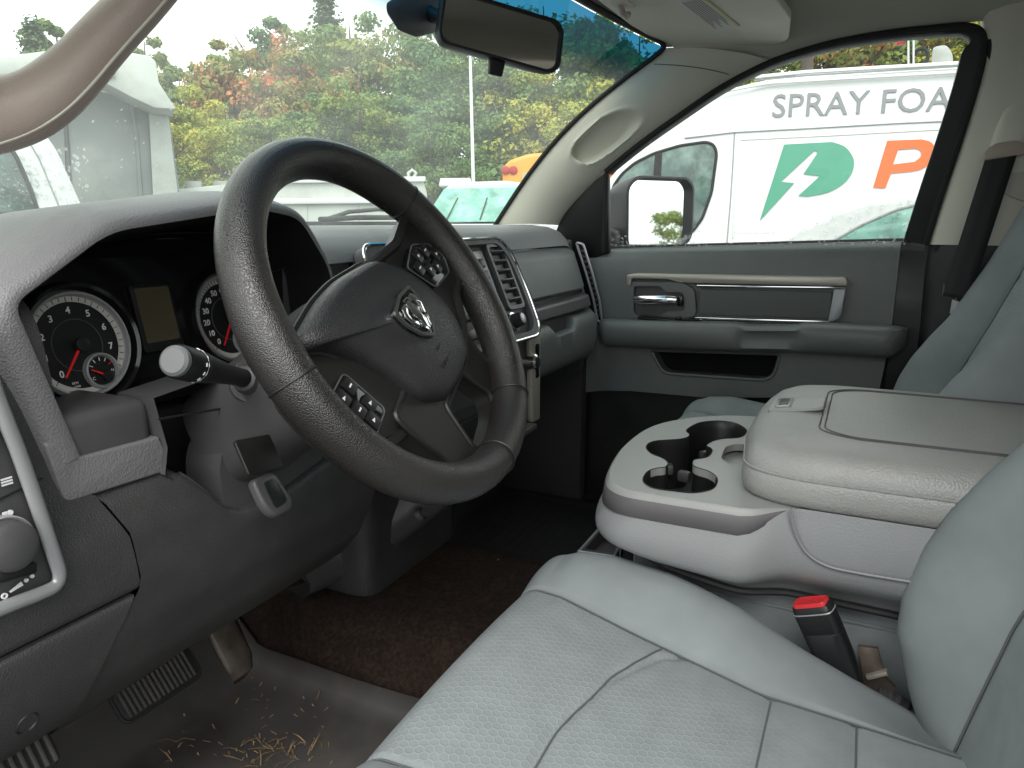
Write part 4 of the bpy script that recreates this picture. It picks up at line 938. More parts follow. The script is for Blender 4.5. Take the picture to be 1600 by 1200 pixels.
for i in range(120):
    if i < 38: c = U(random.gauss(425, 34), random.gauss(1184, 11), z=-0.727)
    else: c = U(random.uniform(250, 520), random.uniform(1040, 1195), z=-0.727)
    a = random.uniform(0, 6.28); L_ = random.uniform(0.006, 0.04)*(0.35 if i > 60 else 1); w = random.uniform(0.0004, 0.0009)
    d = np.array([math.cos(a), math.sin(a), random.uniform(-0.05, 0.2)])*L_/2; s = np.array([-math.sin(a), math.cos(a), 0])*w
    lift = np.array([0, 0, random.uniform(0.002, 0.012)]); mid = np.array([random.uniform(-.003, .003), random.uniform(-.003, .003), 0.003])
    P = [c-d-s+lift, c-d+s+lift, c+mid+s*1.2+lift, c+d+s*.3+lift, c+d-s*.3+lift, c+mid-s*1.2+lift]
    vs = [bm.verts.new(tuple(p)) for p in P]; bm.faces.new((vs[0], vs[1], vs[2], vs[5])); bm.faces.new((vs[5], vs[2], vs[3], vs[4]))
o = BM('dry_grass', bm, 'straw'); tag(o, 'dry straw-coloured grass clippings scattered on the floor mat', 'debris', kind='stuff')
bm = bmesh.new()
for i in range(14):
    c = U(random.uniform(440, 860), random.uniform(840, 1080), z=-0.66); c[2] = floor_z(c[0], c[1])+0.004
    bmesh.ops.create_icosphere(bm, subdivisions=1, radius=random.uniform(0.001, 0.0025), matrix=Matrix.Translation(Vector(c)) @ Matrix.Diagonal((1.6, 1, .5, 1)))
o = BM('crumbs', bm, 'straw'); tag(o, 'pale crumbs and grit lying on the brown carpet', 'debris', kind='stuff')

br = thing('brake_pedal', 'wide black ribbed brake pedal above the floor mat', 'pedal', (-0.47, 0.78, -0.57))
fb = Fr(U(243, 1058, y=0.745), (1, -0.04, 0.02), (0, 0.62, 0.78))
flat('pedal_plate', fb, rect(0.108, 0.056, 0.012), 0.010, 'rubber', br, 0.003, c=-0.010)
for k in range(15): box('pedal_rib', fb(-0.047+k*0.0064, 0, 0.001), (0.0036, 0.050, 0.004), 'matrub', br, 0.0008, rot=fb.m3)
tube('pedal_rim', [fb(p[0], p[1], -0.004) for p in rect(0.110, 0.058, 0.012)], 0.0025, 'rubber', br, seg=8, closed=True)
tube('pedal_arm', [fb(0, 0.0, -0.012), fb(0.0, 0.06, -0.10), fb(0.0, 0.2, -0.12)], 0.009, 'black', br, seg=8)
ac = thing('accelerator_pedal', 'worn narrow accelerator pedal right of the brake pedal', 'pedal', (-0.30, 0.83, -0.70))
fa = Fr(U(352, 1000, y=0.79), (1, 0, 0.0), (-0.10, 0.50, 0.86))
rows = [[fa(x, y, c+0.006*math.sin(math.pi*(x/w+0.5))) for x in np.linspace(-w/2, w/2, 8)] for y, w, c in [(-0.055, 0.020, -0.012), (-0.050, 0.034, -0.004), (-0.035, 0.042, 0), (0.0, 0.046, 0.0), (0.04, 0.048, 0.0), (0.09, 0.048, -0.004), (0.15, 0.046, -0.01)]]
o = grid('pedal_pad', rows, 'metal_worn', ac); o.modifiers.new('thick', 'SOLIDIFY').thickness = 0.008
for k in range(5): tube('pedal_groove', [fa(-0.016+k*0.008, -0.03, 0.0066), fa(-0.017+k*0.0085, 0.10, 0.004)], 0.0011, 'black', ac, seg=6)
pk = thing('parking_brake_pedal', 'ribbed parking brake pedal at the lower left corner', 'pedal', (-0.68, 0.75, -0.6))
fp = Fr(U(8, 1194, y=0.66), (1, -0.04, 0.0), (0, 0.55, 0.83))
flat('pedal_plate', fp, rect(0.085, 0.05, 0.010), 0.010, 'rubber', pk, 0.003, c=-0.01)
for k in range(10): box('pedal_rib', fp(-0.036+k*0.008, 0, 0.001), (0.004, 0.044, 0.004), 'matrub', pk, 0.0008, rot=fp.m3)
tube('pedal_arm', [fp(0, 0.0, -0.012), fp(0.0, 0.08, -0.08), fp(0.0, 0.2, -0.1)], 0.009, 'black', pk, seg=8)

# hush panel and duct under the column
hp = thing('lower_console_trim', 'dark plastic ducting below the dash beside the carpet hump', 'trim', (-0.1, 0.85, -0.6))
rows = []
for p in cr([U(690, 790, y=0.66), U(640, 830, y=0.70), U(585, 868, y=0.74), U(530, 900, y=0.78), U(475, 925, y=0.80)], 4):
    rows.append([p+np.array([0.0, 0.03, 0.10]), p+np.array([-0.012, -0.01, 0.05]), p+np.array([-0.006, -0.02, 0.02]), p+np.array([0.0, -0.012, 0.0]), p+np.array([0.01, 0.01, -0.018]), p+np.array([0.03, 0.08, -0.022])])
grid('duct', rows, 'dash_smooth', hp, sharp=60)
prism('duct_foot', [U(a, b, y=0.86) for a, b in [(495, 922), (520, 952), (585, 955), (610, 900), (590, 880)]], (0.02, 0.06, 0), 'dash_smooth', hp, 0.005)
box('tunnel_shroud', (0.06, 0.86, -0.52), (0.30, 0.30, 0.26), 'dash_dark', hp, 0.03, 3)
lathe('duct_nozzle', Fr(U(655, 805, y=0.66), (1, 0, -0.3), (0, 0.6, 0.8)), [(0.010, 0), (0.010, 0.008), (0.012, 0.009), (0.013, 0)], 'dash_smooth', hp, 16)

# ------------------------------------------------------------------ center console (folded middle seat)
con = thing('center_console', 'grey center console with cloverleaf cup holders and padded armrest lid', 'console', (0.0, 0.05, -0.5))
TZ = -0.313
def TP(px, py, z=TZ): return U(px, py, z=z)
xl, xr = -0.208, 0.212
nose = [(p[0], p[1]) for p in cr([np.array(q_) for q_ in [(xl, 0.19), (-0.206, 0.232), (-0.192, 0.256), (-0.168, 0.270), (-0.122, 0.281), (-0.05, 0.290), (0.02, 0.290), (0.075, 0.283), (0.120, 0.266), (0.165, 0.232), (0.198, 0.19), (xr, 0.15)]], 5)]
def crise(y): return float(smoothstep(-y, -0.105, -0.045))     # the tray edge sweeps up and in under the lid
plan = [(xl+0.026*crise(y_), y_) for y_ in (0.045, 0.052, 0.06, 0.068, 0.076, 0.084, 0.092, 0.105, 0.15)]+nose+[(xr, 0.10), (xr, 0.045)]
clover_px = [(1072, 673), (1083, 665), (1097, 660), (1121, 658), (1142, 660), (1155, 664), (1166, 672), (1164, 679), (1154, 684), (1127, 686), (1111, 691), (1104, 697), (1111, 701), (1113, 706), (1106, 714), (1092, 717), (1084, 719), (1083, 727), (1092, 732), (1108, 737), (1119, 745), (1121, 753), (1115, 763), (1100, 768), (1080, 770), (1050, 767), (1022, 763), (1008, 756), (1005, 747), (1012, 737), (1026, 732), (1040, 730), (1043, 722), (1033, 715), (1018, 709), (1010, 700), (1014, 693), (1028, 689), (1058, 687), (1073, 684), (1077, 679)]
clover = cr([TP(*p) for p in clover_px], 3, closed=True)
plate('cup_tray', [np.array([p[0], p[1], TZ]) for p in plan], [clover, [TP(*p) for p in rpoly([(1126, 716), (1133, 698), (1146, 694), (1190, 694), (1186, 724), (1140, 726)], 5, 3)]], (0, 0, -0.010), 'tray', con)
pt = len(clover)
rows = []
cen = np.mean(clover, axis=0)
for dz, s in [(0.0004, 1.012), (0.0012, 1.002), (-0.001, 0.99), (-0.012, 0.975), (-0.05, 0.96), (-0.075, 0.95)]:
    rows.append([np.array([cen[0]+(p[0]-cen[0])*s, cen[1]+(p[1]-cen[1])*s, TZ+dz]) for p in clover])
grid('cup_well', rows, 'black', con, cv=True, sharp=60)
M('cup_floor', rows[-1], [tuple(range(pt))], 'dash_smooth', con, smooth=False)
for q, rad in [((1122, 670), 0.030), ((1050, 698), 0.026), ((1060, 748), 0.026)]:
    c = TP(*q); 
    for k in range(3):
        a = R(20+120*k); box('cup_finger', (c[0]+rad*0.78*math.cos(a), c[1]+rad*0.78*math.sin(a), TZ-0.040), (0.018, 0.012, 0.016), 'dash_smooth', con, 0.004, rot=Matrix.Rotation(a, 3, 'Z'))
# coin recess floor
prism('coin_recess', [TP(*p, z=TZ-0.014) for p in [(1118, 732), (1126, 690), (1200, 690), (1195, 732)]], (0, 0, -0.004), 'tray', con)
# rounded tray edge, dark band, lower side
def shell(name, zs, offs, m, top=None, sharp=70):
    rows = []
    for z, of in zip(zs, offs):
        rows.append([np.array([p[0]+of*np.sign(p[0]-0.02)*min(1, abs(p[0]-0.02)/0.2), p[1]+of*max(0, (p[1]-0.1)/0.22), TZ+(z-TZ)*(1-0.9*crise(p[1]))]) for p in plan])
    return grid(name, rows, m, con, sharp=sharp)
shell('tray_edge', [TZ, TZ-0.003, TZ-0.008], [0.0, 0.003, 0.0045], 'tray')
shell('side_band', [TZ-0.008, TZ-0.010, TZ-0.029, TZ-0.031], [0.0045, 0.006, 0.0085, 0.006], 'trim_grey')
# side body, swept to the rear under the lid
plan2 = [(xl, -0.42)]+nose+[(xr, -0.42)]
def dens(P, m=3):
    o = []
    for a, b in zip(P[:-1], P[1:]):
        L_ = np.linalg.norm(np.array(b)-np.array(a)); k = max(1, int(L_/0.012))
        o += [np.array(a)+(np.array(b)-np.array(a))*i/k for i in range(k)]
    return o+[np.array(P[-1])]
plan2 = dens(plan2)
rows = []
for t in np.linspace(0, 1, 12):
    r = []
    for p in plan2:
        rise = crise(p[1])        # behind the tray the side climbs to the lid
        z0 = (TZ-0.031)*(1-rise)+(-0.309)*rise
        zb = lerp(p[1], [-0.1, 0.12, 0.20, 0.27, 0.31], [-0.428, -0.424, -0.414, -0.395, -0.385])
        of = 0.006+0.010*math.sin(math.pi*min(1, t*1.15))-0.012*smoothstep(t, 0.75, 1.0)-0.028*smoothstep(t, 0.6, 1.0)
        of -= 0.022*rise
        r.append((p[0]+of*np.sign(p[0]-0.02)*min(1, abs(p[0]-0.02)/0.2), p[1]+of*max(0, (p[1]-0.1)/0.22), z0+(zb-z0)*t))
    rows.append(r)
grid('console_side', rows, 'cside', con, sharp=70)
tube('base_edge', [np.array(p)+np.array([-0.003 if p[0] < 0 else 0.003, 0.0, -0.004]) for p in rows[-1]], 0.0045, 'rubber', con, seg=8)
M('console_floor', rows[-1], [tuple(range(len(rows[-1])))], 'black', con, smooth=False)
sx = xl-0.010
def cs(px, py): return U(px, py, x=xl+0.0050)
tube('side_seam', cr([cs(1236, 795), cs(1240, 825), cs(1258, 862), cs(1290, 884), cs(1340, 896), cs(1430, 911), cs(1520, 925)], 6), 0.0016, 'dash_smooth', con, seg=6)
tube('side_welt', cr([p+np.array([-0.0012, 0, 0.0012]) for p in [cs(1236, 795), cs(1240, 825), cs(1258, 862), cs(1290, 884), cs(1340, 896), cs(1430, 911), cs(1520, 925)]], 6), 0.0018, 'cside', con, seg=6)
# shoulder where tray meets the lid
# lid
LZ = -0.258
def lp(px, py, z): p = U(px, py, z=z); return (p[0], p[1])
lid = rpoly([(-0.188, -0.45), (-0.188, 0.05), (-0.165, 0.108), (-0.04, 0.124), (0.09, 0.124), (0.195, 0.108), (0.22, 0.05), (0.22, -0.45)], [0.0, 0.07, 0.05, 0.03, 0.03, 0.05, 0.07, 0.0], 7)
lidc = np.array([0.02, -0.17])
rows = []
for s, z in [(0.955, -0.313), (0.985, -0.312), (1.0, -0.308), (1.010, -0.298), (1.010, -0.288), (1.003, -0.2795), (1.000, -0.2785), (1.004, -0.2772), (1.004, -0.274), (0.992, -0.265), (0.965, -0.2545), (0.91, -0.247), (0.80, -0.2435)]:
    rows.append([np.array([lidc[0]+(p[0]-lidc[0])*s, lidc[1]+(p[1]-lidc[1])*s, z]) for p in lid])
for s in (0.6, 0.4, 0.2, 0.02): rows.append([np.array([lidc[0]+(p[0]-lidc[0])*s, lidc[1]+(p[1]-lidc[1])*s, -0.2428]) for p in lid])
ld = grid('armrest_lid', rows, 'vinyl', con, cv=True, cap=True, sharp=80)
tube('lid_welt', rows[7], 0.0016, 'vinyl', ld, seg=6)
def lidz(x, y):
    s_ = max(abs(x-0.02)/0.208, (y+0.17)/0.294); return lerp(s_, [0, 0.6, 0.8, 0.91, 0.965], [-0.2426, -0.2426, -0.2433, -0.2468, -0.2543])
inset = rpoly([(-0.115, -0.45), (-0.115, 0.00), (-0.09, 0.030), (0.13, 0.030), (0.155, 0.00), (0.155, -0.45)], [0, 0.05, 0.04, 0.04, 0.05, 0], 6)
for of, m, zz in [(0.0, 'trim_grey', -0.2425), (0.006, 'trim_grey', -0.2425)]:
    tube('lid_stitching', [np.array([p[0]+of*np.sign(p[0]-0.02)*min(1, abs(p[0]-0.02)/.1), p[1]+of*max(0, min(1, p[1]/0.03)), lidz(p[0]+of*np.sign(p[0]-0.02), p[1]+of)]) for p in dens(inset)], 0.0012, m, ld, seg=6)
# latch paddle
fla = Fr((0.030, 0.074, -0.2472), (1, 0, 0), (0, 0.988, -0.155))
lt = prism('lid_latch', [fla(*p, 0.001) for p in rpoly([(-0.042, 0.030), (0.042, 0.030), (0.038, -0.040), (-0.038, -0.040)], 0.010, 4)], fla.n*0.0045, 'tray', con, 0.002, 3)
flat('latch_badge', fla, rect(0.05, 0.020, 0.003, 0, 0.012), 0.0014, 'chrome', lt, c=0.0064)
flat('badge_inlay', fla, rect(0.034, 0.012, 0.003, 0, 0.012), 0.0006, 'lcd_blue' if 'lcd_blue' in MT else 'gloss_black', lt, c=0.0078)
# shoulder moulding beside the lid nose
tube('lid_gap', [p+np.array([0, 0, -0.0005]) for p in rows[0]], 0.003, 'rubber', con, seg=6)
# lower seat base under the console
jb = thing('middle_seat_base', 'light grey middle seat base under the center console', 'seat', (0, 0.0, -0.72))
rows = []
for z, of in [(-0.412, -0.03), (-0.418, -0.008), (-0.435, 0.004), (-0.47, 0.010), (-0.52, 0.012), (-0.60, 0.008), (-0.66, 0.0)]:
    rows.append([(0.02+(p[0]-0.02)*0.62+of*np.sign(p[0]-0.02)*min(1, abs(p[0]-0.02)/0.2), p[1]-0.03+of*max(0, (p[1]-0.1)/0.22), z) for p in plan2])
grid('base_cushion', rows, 'cloth', jb, sharp=70)
tube('base_piping', [np.array([p[0]-0.001, p[1], -0.462]) for p in rows[3]], 0.0016, 'cloth', jb, seg=6)
# rail tray on the floor
rt_ = thing('seat_rail_cover', 'black edged floor tray in front of the center console', 'tray', (0.0, 0.42, -0.64))
fr_ = [U(a, b, z=-0.60) for a, b in [(904, 862), (938, 824), (960, 818), (975, 840), (960, 870)]]
plate('tray_rim', fr_, [[np.mean(fr_, axis=0)+(p-np.mean(fr_, axis=0))*0.78 for p in fr_]], (0, 0, -0.03), 'dash_smooth', rt_)
tube('tray_lip', fr_, 0.003, 'silver', rt_, seg=6, closed=True)
prism('tray_bottom', [np.mean(fr_, axis=0)+(p-np.mean(fr_, axis=0))*0.98+np.array([0, 0, -0.028]) for p in fr_], (0, 0, -0.01), 'matrub', rt_)

# ------------------------------------------------------------------ seats
YC = [-0.20, -0.13, -0.08, 0.06, 0.20, 0.29, 0.325]
ZI = [-0.487, -0.487, -0.485, -0.479, -0.452, -0.432, -0.431]          # insert
YB = [-0.20, -0.09, -0.03, 0.03, 0.10, 0.18, 0.25, 0.30, 0.325]
ZB = [-0.52, -0.506, -0.484, -0.462, -0.434, -0.414, -0.406, -0.411, -0.422]   # bolster crest
def cushion(seat):
    XC = -0.43; NU, NV = 200, 170
    # front roll: path parameter v -> (y offset, z drop)
    ys = list(np.linspace(-0.20, 0.318, NV-40)); V = []; UVs = []; Q = []; FM = []
    tl = np.concatenate([np.linspace(-1.30, -1.0, 14), np.linspace(-0.99, 0.99, NU-28), np.linspace(1.0, 1.30, 14)])
    for v in range(NV):
        if v < NV-40: y = ys[v]; roll = 0.0
        else: roll = (v-(NV-41))/40.0; y = 0.318
        yo = zo = 0.0
        if roll > 0:
            a = roll*math.pi*0.5*1.15
            yo = 0.036*math.sin(min(a, math.pi/2)); zo = -0.045*(1-math.cos(min(a, math.pi/2)))-0.10*smoothstep(roll, 0.55, 1.0)
        zi = lerp(y, YC, ZI); zb = lerp(y, YB, ZB)
        sx_ = lerp(y, [-0.2, 0.06, 0.32], [0.128, 0.138, 0.160])      # half width of the insert
        bx = lerp(y, [-0.2, 0.02, 0.15, 0.32], [0.195, 0.206, 0.222, 0.228]); wx = lerp(y, [-0.2, 0.02, 0.15, 0.32], [0.228, 0.236, 0.256, 0.262])
        # rounded front corners
        nar = 1-0.10*smoothstep(roll, 0.0, 1.0)*0-0.0
        for t in tl:
            a = abs(t); sg = 1 if t > 0 else -1
            if a < 0.6:
                x = sx_*a/0.6; z = zi+0.006*(1-(a/0.6)**2)
            elif a < 1.0:
                q = (a-0.6)/0.4; x = sx_+(bx-sx_)*q; z = zi+(zb-zi)*math.sin(q*math.pi/2)**0.85
            else:
                q = (a-1.0)/0.30; x = bx+(wx-bx)*math.sin(min(1, q*1.3)*math.pi/2); z = zb-0.03*(1-math.cos(min(1, q*1.3)*math.pi/2))-0.16*max(0, q-0.45)
            # seams
            g = 0.0075*math.exp(-((a-0.6)*sx_/0.6/0.0035)**2) if a < 1.0 else 0
            yloc = y+yo
            ins = smoothstep(-a, -0.6, -0.57)
            s1y = 0.155-0.060*(a/0.6)**2*0+0.055*(1-(a/0.6)**2)-0.055   # curved front cross seam
            s1 = 0.178-0.055*(x/0.16)**2*0
            c1 = 0.060+0.135*((0.16-x*sg)/0.32)**0.9 if False else lerp(x*sg, [-0.16, -0.05, 0.05, 0.12, 0.16], [0.215, 0.215, 0.195, 0.165, 0.120])
            g += 0.0045*ins*math.exp(-((yloc-c1)/0.004)**2)
            g += 0.0035*ins*math.exp(-((yloc-0.050)/0.004)**2)+0.0030*ins*math.exp(-((yloc+0.03)/0.004)**2)
            V.append((XC+sg*x, yloc, z+zo-g-0.010*roll*smoothstep(a, 0.8, 1.2)))
            UVs.append((x*sg+1, yloc-zo+1)); Q.append(float(ins)*float(smoothstep(yloc, 0.0, 0.10)*0.75+0.25)*(1-0.8*float(smoothstep(x*sg, 0.06, 0.14))*float(1-smoothstep(yloc, 0.17, 0.22)))); 
    nt_ = len(tl); Fi, Fb = [], []
    for v in range(NV-1):
        for u in range(nt_-1):
            f_ = (v*nt_+u, v*nt_+u+1, (v+1)*nt_+u+1, (v+1)*nt_+u)
            (Fi if abs((tl[u]+tl[u+1])/2) < 0.6 else Fb).append(f_)
    def sub(name, fs_, m):
        ids = sorted({i for f_ in fs_ for i in f_}); mp = {o_: n_ for n_, o_ in enumerate(ids)}
        return M(name, [V[i] for i in ids], [tuple(mp[i] for i in f_) for f_ in fs_], m, seat, sharp=None, uv=[UVs[i] for i in ids], attr=('quilt', [Q[i] for i in ids]))
    sub('cushion_insert', Fi, 'hex'); sub('cushion_bolster', Fb, 'cloth')
    # dark stitched seams lying in the grooves
    iu = [int(np.argmin(abs(tl-q_))) for q_ in (-0.6, 0.6)]
    for k_ in iu: tube('seam', [np.array(V[v*nt_+k_])+np.array([0, 0, 0.0048]) for v in range(0, NV-12, 3)], 0.0013, 'thread', seat, seg=6)
    VA = np.array(V).reshape(NV, nt_, 3)
    for fn in (lambda x: lerp(x, [-0.16, -0.05, 0.05, 0.12, 0.16], [0.215, 0.215, 0.195, 0.165, 0.120]), lambda x: 0.050, lambda x: -0.03):
        pp = []
        for u in range(iu[0]+1, iu[1], 3):
            x_ = VA[0, u, 0]-XC; v_ = int(np.argmin(abs(VA[:, u, 1]-fn(x_)))); pp.append(VA[v_, u]+np.array([0, 0, 0.0012]))
        for it in range(3): pp = [pp[0]]+[(pp[i-1]+2*pp[i]+pp[i+1])/4 for i in range(1, len(pp)-1)]+[pp[-1]]
        tube('seam', pp, 0.0010, 'thread', seat, seg=6)
    # plastic base
    box('seat_base', (XC, 0.05, -0.66), (0.44, 0.42, 0.14), 'black', seat, 0.02, 2)
def backrest(seat):
    XC = -0.43
    ZS = np.linspace(-0.60, 0.30, 110); rows_i = []
    zc = [-0.60, -0.575, -0.484, -0.427, -0.382, -0.332, -0.289, -0.244, -0.207, -0.10, 0.05, 0.22, 0.30]
    yc = [-0.125, -0.112, -0.079, -0.063, -0.064, -0.077, -0.096, -0.124, -0.151, -0.205, -0.265, -0.33, -0.37]
    tl = np.concatenate([np.linspace(-1.6, -1.0, 16), np.linspace(-0.98, 0.98, 110), np.linspace(1.0, 1.6, 16)])
    V, UVs, Q = [], [], []
    for z in ZS:
        y_c = lerp(z, zc, yc); y_i = lerp(z, [-0.6, -0.5, -0.36, -0.2, 0.3], [-0.11, -0.115, -0.150, -0.215, -0.40])
        y_i = min(y_i, y_c-0.012)
        wid = lerp(z, [-0.6, -0.45, -0.1, 0.2, 0.30], [0.235, 0.262, 0.265, 0.235, 0.19])
        for t in tl:
            a = abs(t); sg = 1 if t > 0 else -1; si_ = lerp(z, [-0.6, -0.45, -0.3, 0.3], [0.14, 0.155, 0.165, 0.15])
            bx = wid-0.030
            if a < 0.6: x = si_*a/0.6; y = y_i-0.01*(1-(a/0.6)**2)
            elif a < 1.0:
                q = (a-0.6)/0.4; x = si_+(bx-si_)*q; y = y_i+(y_c-y_i)*math.sin(q*math.pi/2)
            else:
                q = (a-1.0)/0.6; x = bx+0.030*math.sin(min(1, q*2)*math.pi/2); y = y_c-0.035*(1-math.cos(min(1, q*2)*math.pi/2))-0.16*max(0, q-0.35)
            g = 0.007*math.exp(-((a-0.6)*si_/0.6/0.0035)**2) if a < 1 else 0
            ins = smoothstep(-a, -0.6, -0.57)
            g += 0.003*ins*math.exp(-((z+0.28)/0.004)**2)+0.003*ins*math.exp(-((z+0.12)/0.004)**2)
            V.append((XC+sg*x, y-g, z)); UVs.append((x*sg+1, z+2)); Q.append(float(ins)*float(smoothstep(z, -0.3, -0.2)))
    nt_ = len(tl); Fi, Fb = [], []
    for v in range(len(ZS)-1):
        for u in range(nt_-1):
            f_ = (v*nt_+u, v*nt_+u+1, (v+1)*nt_+u+1, (v+1)*nt_+u)
            (Fi if abs((tl[u]+tl[u+1])/2) < 0.6 else Fb).append(f_)
    def sub(name, fs_, m):
        ids = sorted({i for f_ in fs_ for i in f_}); mp = {o_: n_ for n_, o_ in enumerate(ids)}
        return M(name, [V[i] for i in ids], [tuple(mp[i] for i in f_) for f_ in fs_], m, seat, sharp=None, uv=[UVs[i] for i in ids], attr=('quilt', [Q[i] for i in ids]))
    sub('backrest_insert', Fi, 'hex'); sub('backrest_bolster', Fb, 'cloth')
    for q_ in (-0.6, 0.6):
        k_ = int(np.argmin(abs(tl-q_))); tube('seam', [np.array(V[v*nt_+k_])+np.array([0, 0.0045, 0]) for v in range(0, len(ZS), 2)], 0.0013, 'thread', seat, seg=6)
    rt2 = Matrix.Rotation(R(20), 3, 'X')
    box('backrest_shell', (XC, -0.36, -0.12), (0.44, 0.06, 0.80), 'trim_grey', seat, 0.02, 2, rot=rt2)
    box('head_restraint', (XC, -0.47, 0.30), (0.27, 0.10, 0.17), 'cloth', seat, 0.04, 4, rot=Matrix.Rotation(R(12), 3, 'X'))
ds = thing('driver_seat', 'light grey cloth driver seat in the foreground with quilted hexagon panels', 'seat', (-0.43, 0.05, -0.73))
cushion(ds); backrest(ds)
ps = ds.copy(); COL.objects.link(ps); ps.name = 'passenger_seat'; ps.location = (0.43, 0.05, -0.71); WPOS[ps.name] = (0.43, 0.05, -0.71)
for ch in list(ds.children):
    c = ch.copy(); COL.objects.link(c); c.parent = ps; c.matrix_parent_inverse = ch.matrix_parent_inverse.copy()
tag(ps, 'grey cloth passenger seat beyond the center console', 'seat')
ds['group'] = ps['group'] = 'front seats'
# welt along the bolster of the driver cushion
def crest(y, dx=0.0, dz=0.0): return np.array([-0.43+lerp(y, [-0.2, 0.02, 0.15, 0.32], [0.228, 0.236, 0.256, 0.262])+dx, y, lerp(y, YB, ZB)-0.030+dz])
tube('bolster_welt', [crest(y, -0.001, 0.0) for y in np.linspace(0.20, -0.12, 20)], 0.0016, 'cloth', ds, seg=6)

# seat belt buckle by the driver cushion
bk = thing('seat_belt_buckle', 'black seat belt buckle with red release button beside the driver seat', 'buckle', (-0.18, -0.01, -0.55))
b0 = U(1273, 955, x=-0.203); b1 = U(1330, 1085, x=-0.203)
axb = (b0-b1)/np.linalg.norm(b0-b1); fbk = Fr(b0, np.cross([0.95, -0.3, 0], axb), axb)
if fbk.n[0] > 0: fbk = Fr(b0, -fbk.u, axb)
wb = 0.022
rows = []
for y, w, d in [(0.010, 0.85, 0.75), (0.008, 0.97, 0.95), (0.0, 1.0, 1.0), (-0.022, 1.0, 1.0), (-0.0225, 0.97, 0.95), (-0.024, 0.97, 0.95), (-0.0245, 1.0, 1.0), (-0.05, 0.97, 0.95), (-0.08, 0.85, 0.8), (-0.12, 0.7, 0.55), (-0.16, 0.6, 0.35)]:
    rows.append([fbk(p[0]*w, y, p[1]*d) for p in sup(wb, 0.011, 5, 28)])
grid('buckle_body', rows, 'black', bk, cv=True, cap=True, sharp=50)
rows = [[fbk(p[0], y, p[1]) for p in sup(wb*0.86*s, 0.0095*s, 6, 28)] for y, s in [(0.004, 1.0), (0.0115, 1.0), (0.0135, 0.95), (0.0125, 0.7), (0.0125, 0.05)]]
rb = grid('release_button', rows, 'red_btn', bk, cv=True, sharp=50); rb['label'] = 'red release button'
tube('buckle_chrome', [fbk(p[0], 0.001, p[1]) for p in sup(wb*1.01, 0.0113, 5, 28)], 0.0008, 'silver', bk, seg=6, closed=True)
# anchor bracket and sleeve between seat and console
ab = thing('belt_anchor', 'brown metal seat belt anchor bracket low between driver seat and console', 'bracket', (-0.17, -0.07, -0.55))
prism('bracket_plate', [U(a, b, x=-0.165) for a, b in [(1340, 1010), (1372, 1014), (1384, 1060), (1400, 1075), (1380, 1100), (1352, 1082)]], (0.006, 0, 0), 'metal_worn', ab, 0.001)
prism('bracket_hook', [U(a, b, x=-0.172) for a, b in [(1352, 1058), (1386, 1050), (1388, 1056), (1356, 1064)]], (0.01, 0, 0), 'champ', ab, 0.001)
rows = tube_rows(cr([U(1368, 1095, x=-0.17), U(1400, 1110, x=-0.172), U(1432, 1150, x=-0.18)], 8), 0.018, 14)
for i, r in enumerate(rows):
    c_ = np.mean(r, axis=0); k_ = 1.0 if i % 2 else 0.88; rows[i] = [c_+(q-c_)*k_ for q in r]
grid('corrugated_sleeve', rows, 'dash_smooth', ab, cv=True, cap=True)

# passenger belt
bt = thing('seat_belt', 'black passenger seat belt hanging from the B-pillar guide', 'seat belt', (0.7, -0.3, -0.3))
def web(name, pts, w, m, parent, nrm=(-1, 0, 0)):
    P = cr(pts, 6); rows = []
    for i, p in enumerate(P):
        t = P[min(i+1, len(P)-1)]-P[max(i-1, 0)]; t /= np.linalg.norm(t); s = np.cross(t, np.array(nrm)); s /= np.linalg.norm(s)
        rows.append([p+s*w/2, p+s*w/6, p-s*w/6, p-s*w/2])
    o = grid(name, rows, m, parent); o.modifiers.new('thick', 'SOLIDIFY').thickness = 0.0018; return o
web('webbing', [U(1568, 232, x=0.675), U(1540, 320, x=0.675), U(1508, 420, x=0.672), U(1494, 465, x=0.67)], 0.048, 'belt', bt)
web('webbing', [U(1488, 442, x=0.69), U(1530, 452, x=0.685), U(1580, 470, x=0.66)], 0.028, 'belt', bt)
fg = Fr(U(1570, 236, x=0.682), (0.1, -1, 0.15), (0, 0.2, 1))
flat('belt_guide', fg, rpoly([(-0.036, -0.012), (0.036, -0.012), (0.036, 0.004), (0.018, 0.016), (-0.018, 0.016), (-0.036, 0.004)], 0.006, 4), 0.012, 'handle', bt, 0.003)
rows = []
cgc = U(1583, 200, x=0.69)
for zz, w in [(-0.045, 0.022), (-0.035, 0.027), (0.0, 0.028), (0.03, 0.026), (0.045, 0.018), (0.05, 0.004)]:
    rows.append([cgc+np.array([-p[1]*0.6, p[0]-zz*0.2, zz]) for p in sup(w, w, 3, 20)])
grid('guide_cover', rows, 'pillar', bt, cv=True, cap=True)
tube('belt_tongue', [U(1476, 445, x=0.685), U(1474, 462, x=0.685), U(1494, 470, x=0.685), U(1494, 445, x=0.685)], 0.003, 'trim_grey', bt, seg=8, closed=True)
prism('belt_latch_plate', [U(a, b, x=0.68) for a, b in [(1488, 468), (1500, 472), (1496, 488), (1484, 490)]], (0.003, 0, 0), 'silver', bt)
prism('guide_slot', rpoly([U(a, b, x=0.705) for a, b in [(1575, 110), (1640, 95), (1640, 330), (1560, 300), (1566, 170)]], 0.02, 4), (0.01, 0, 0), 'headliner', bt, 0.003)

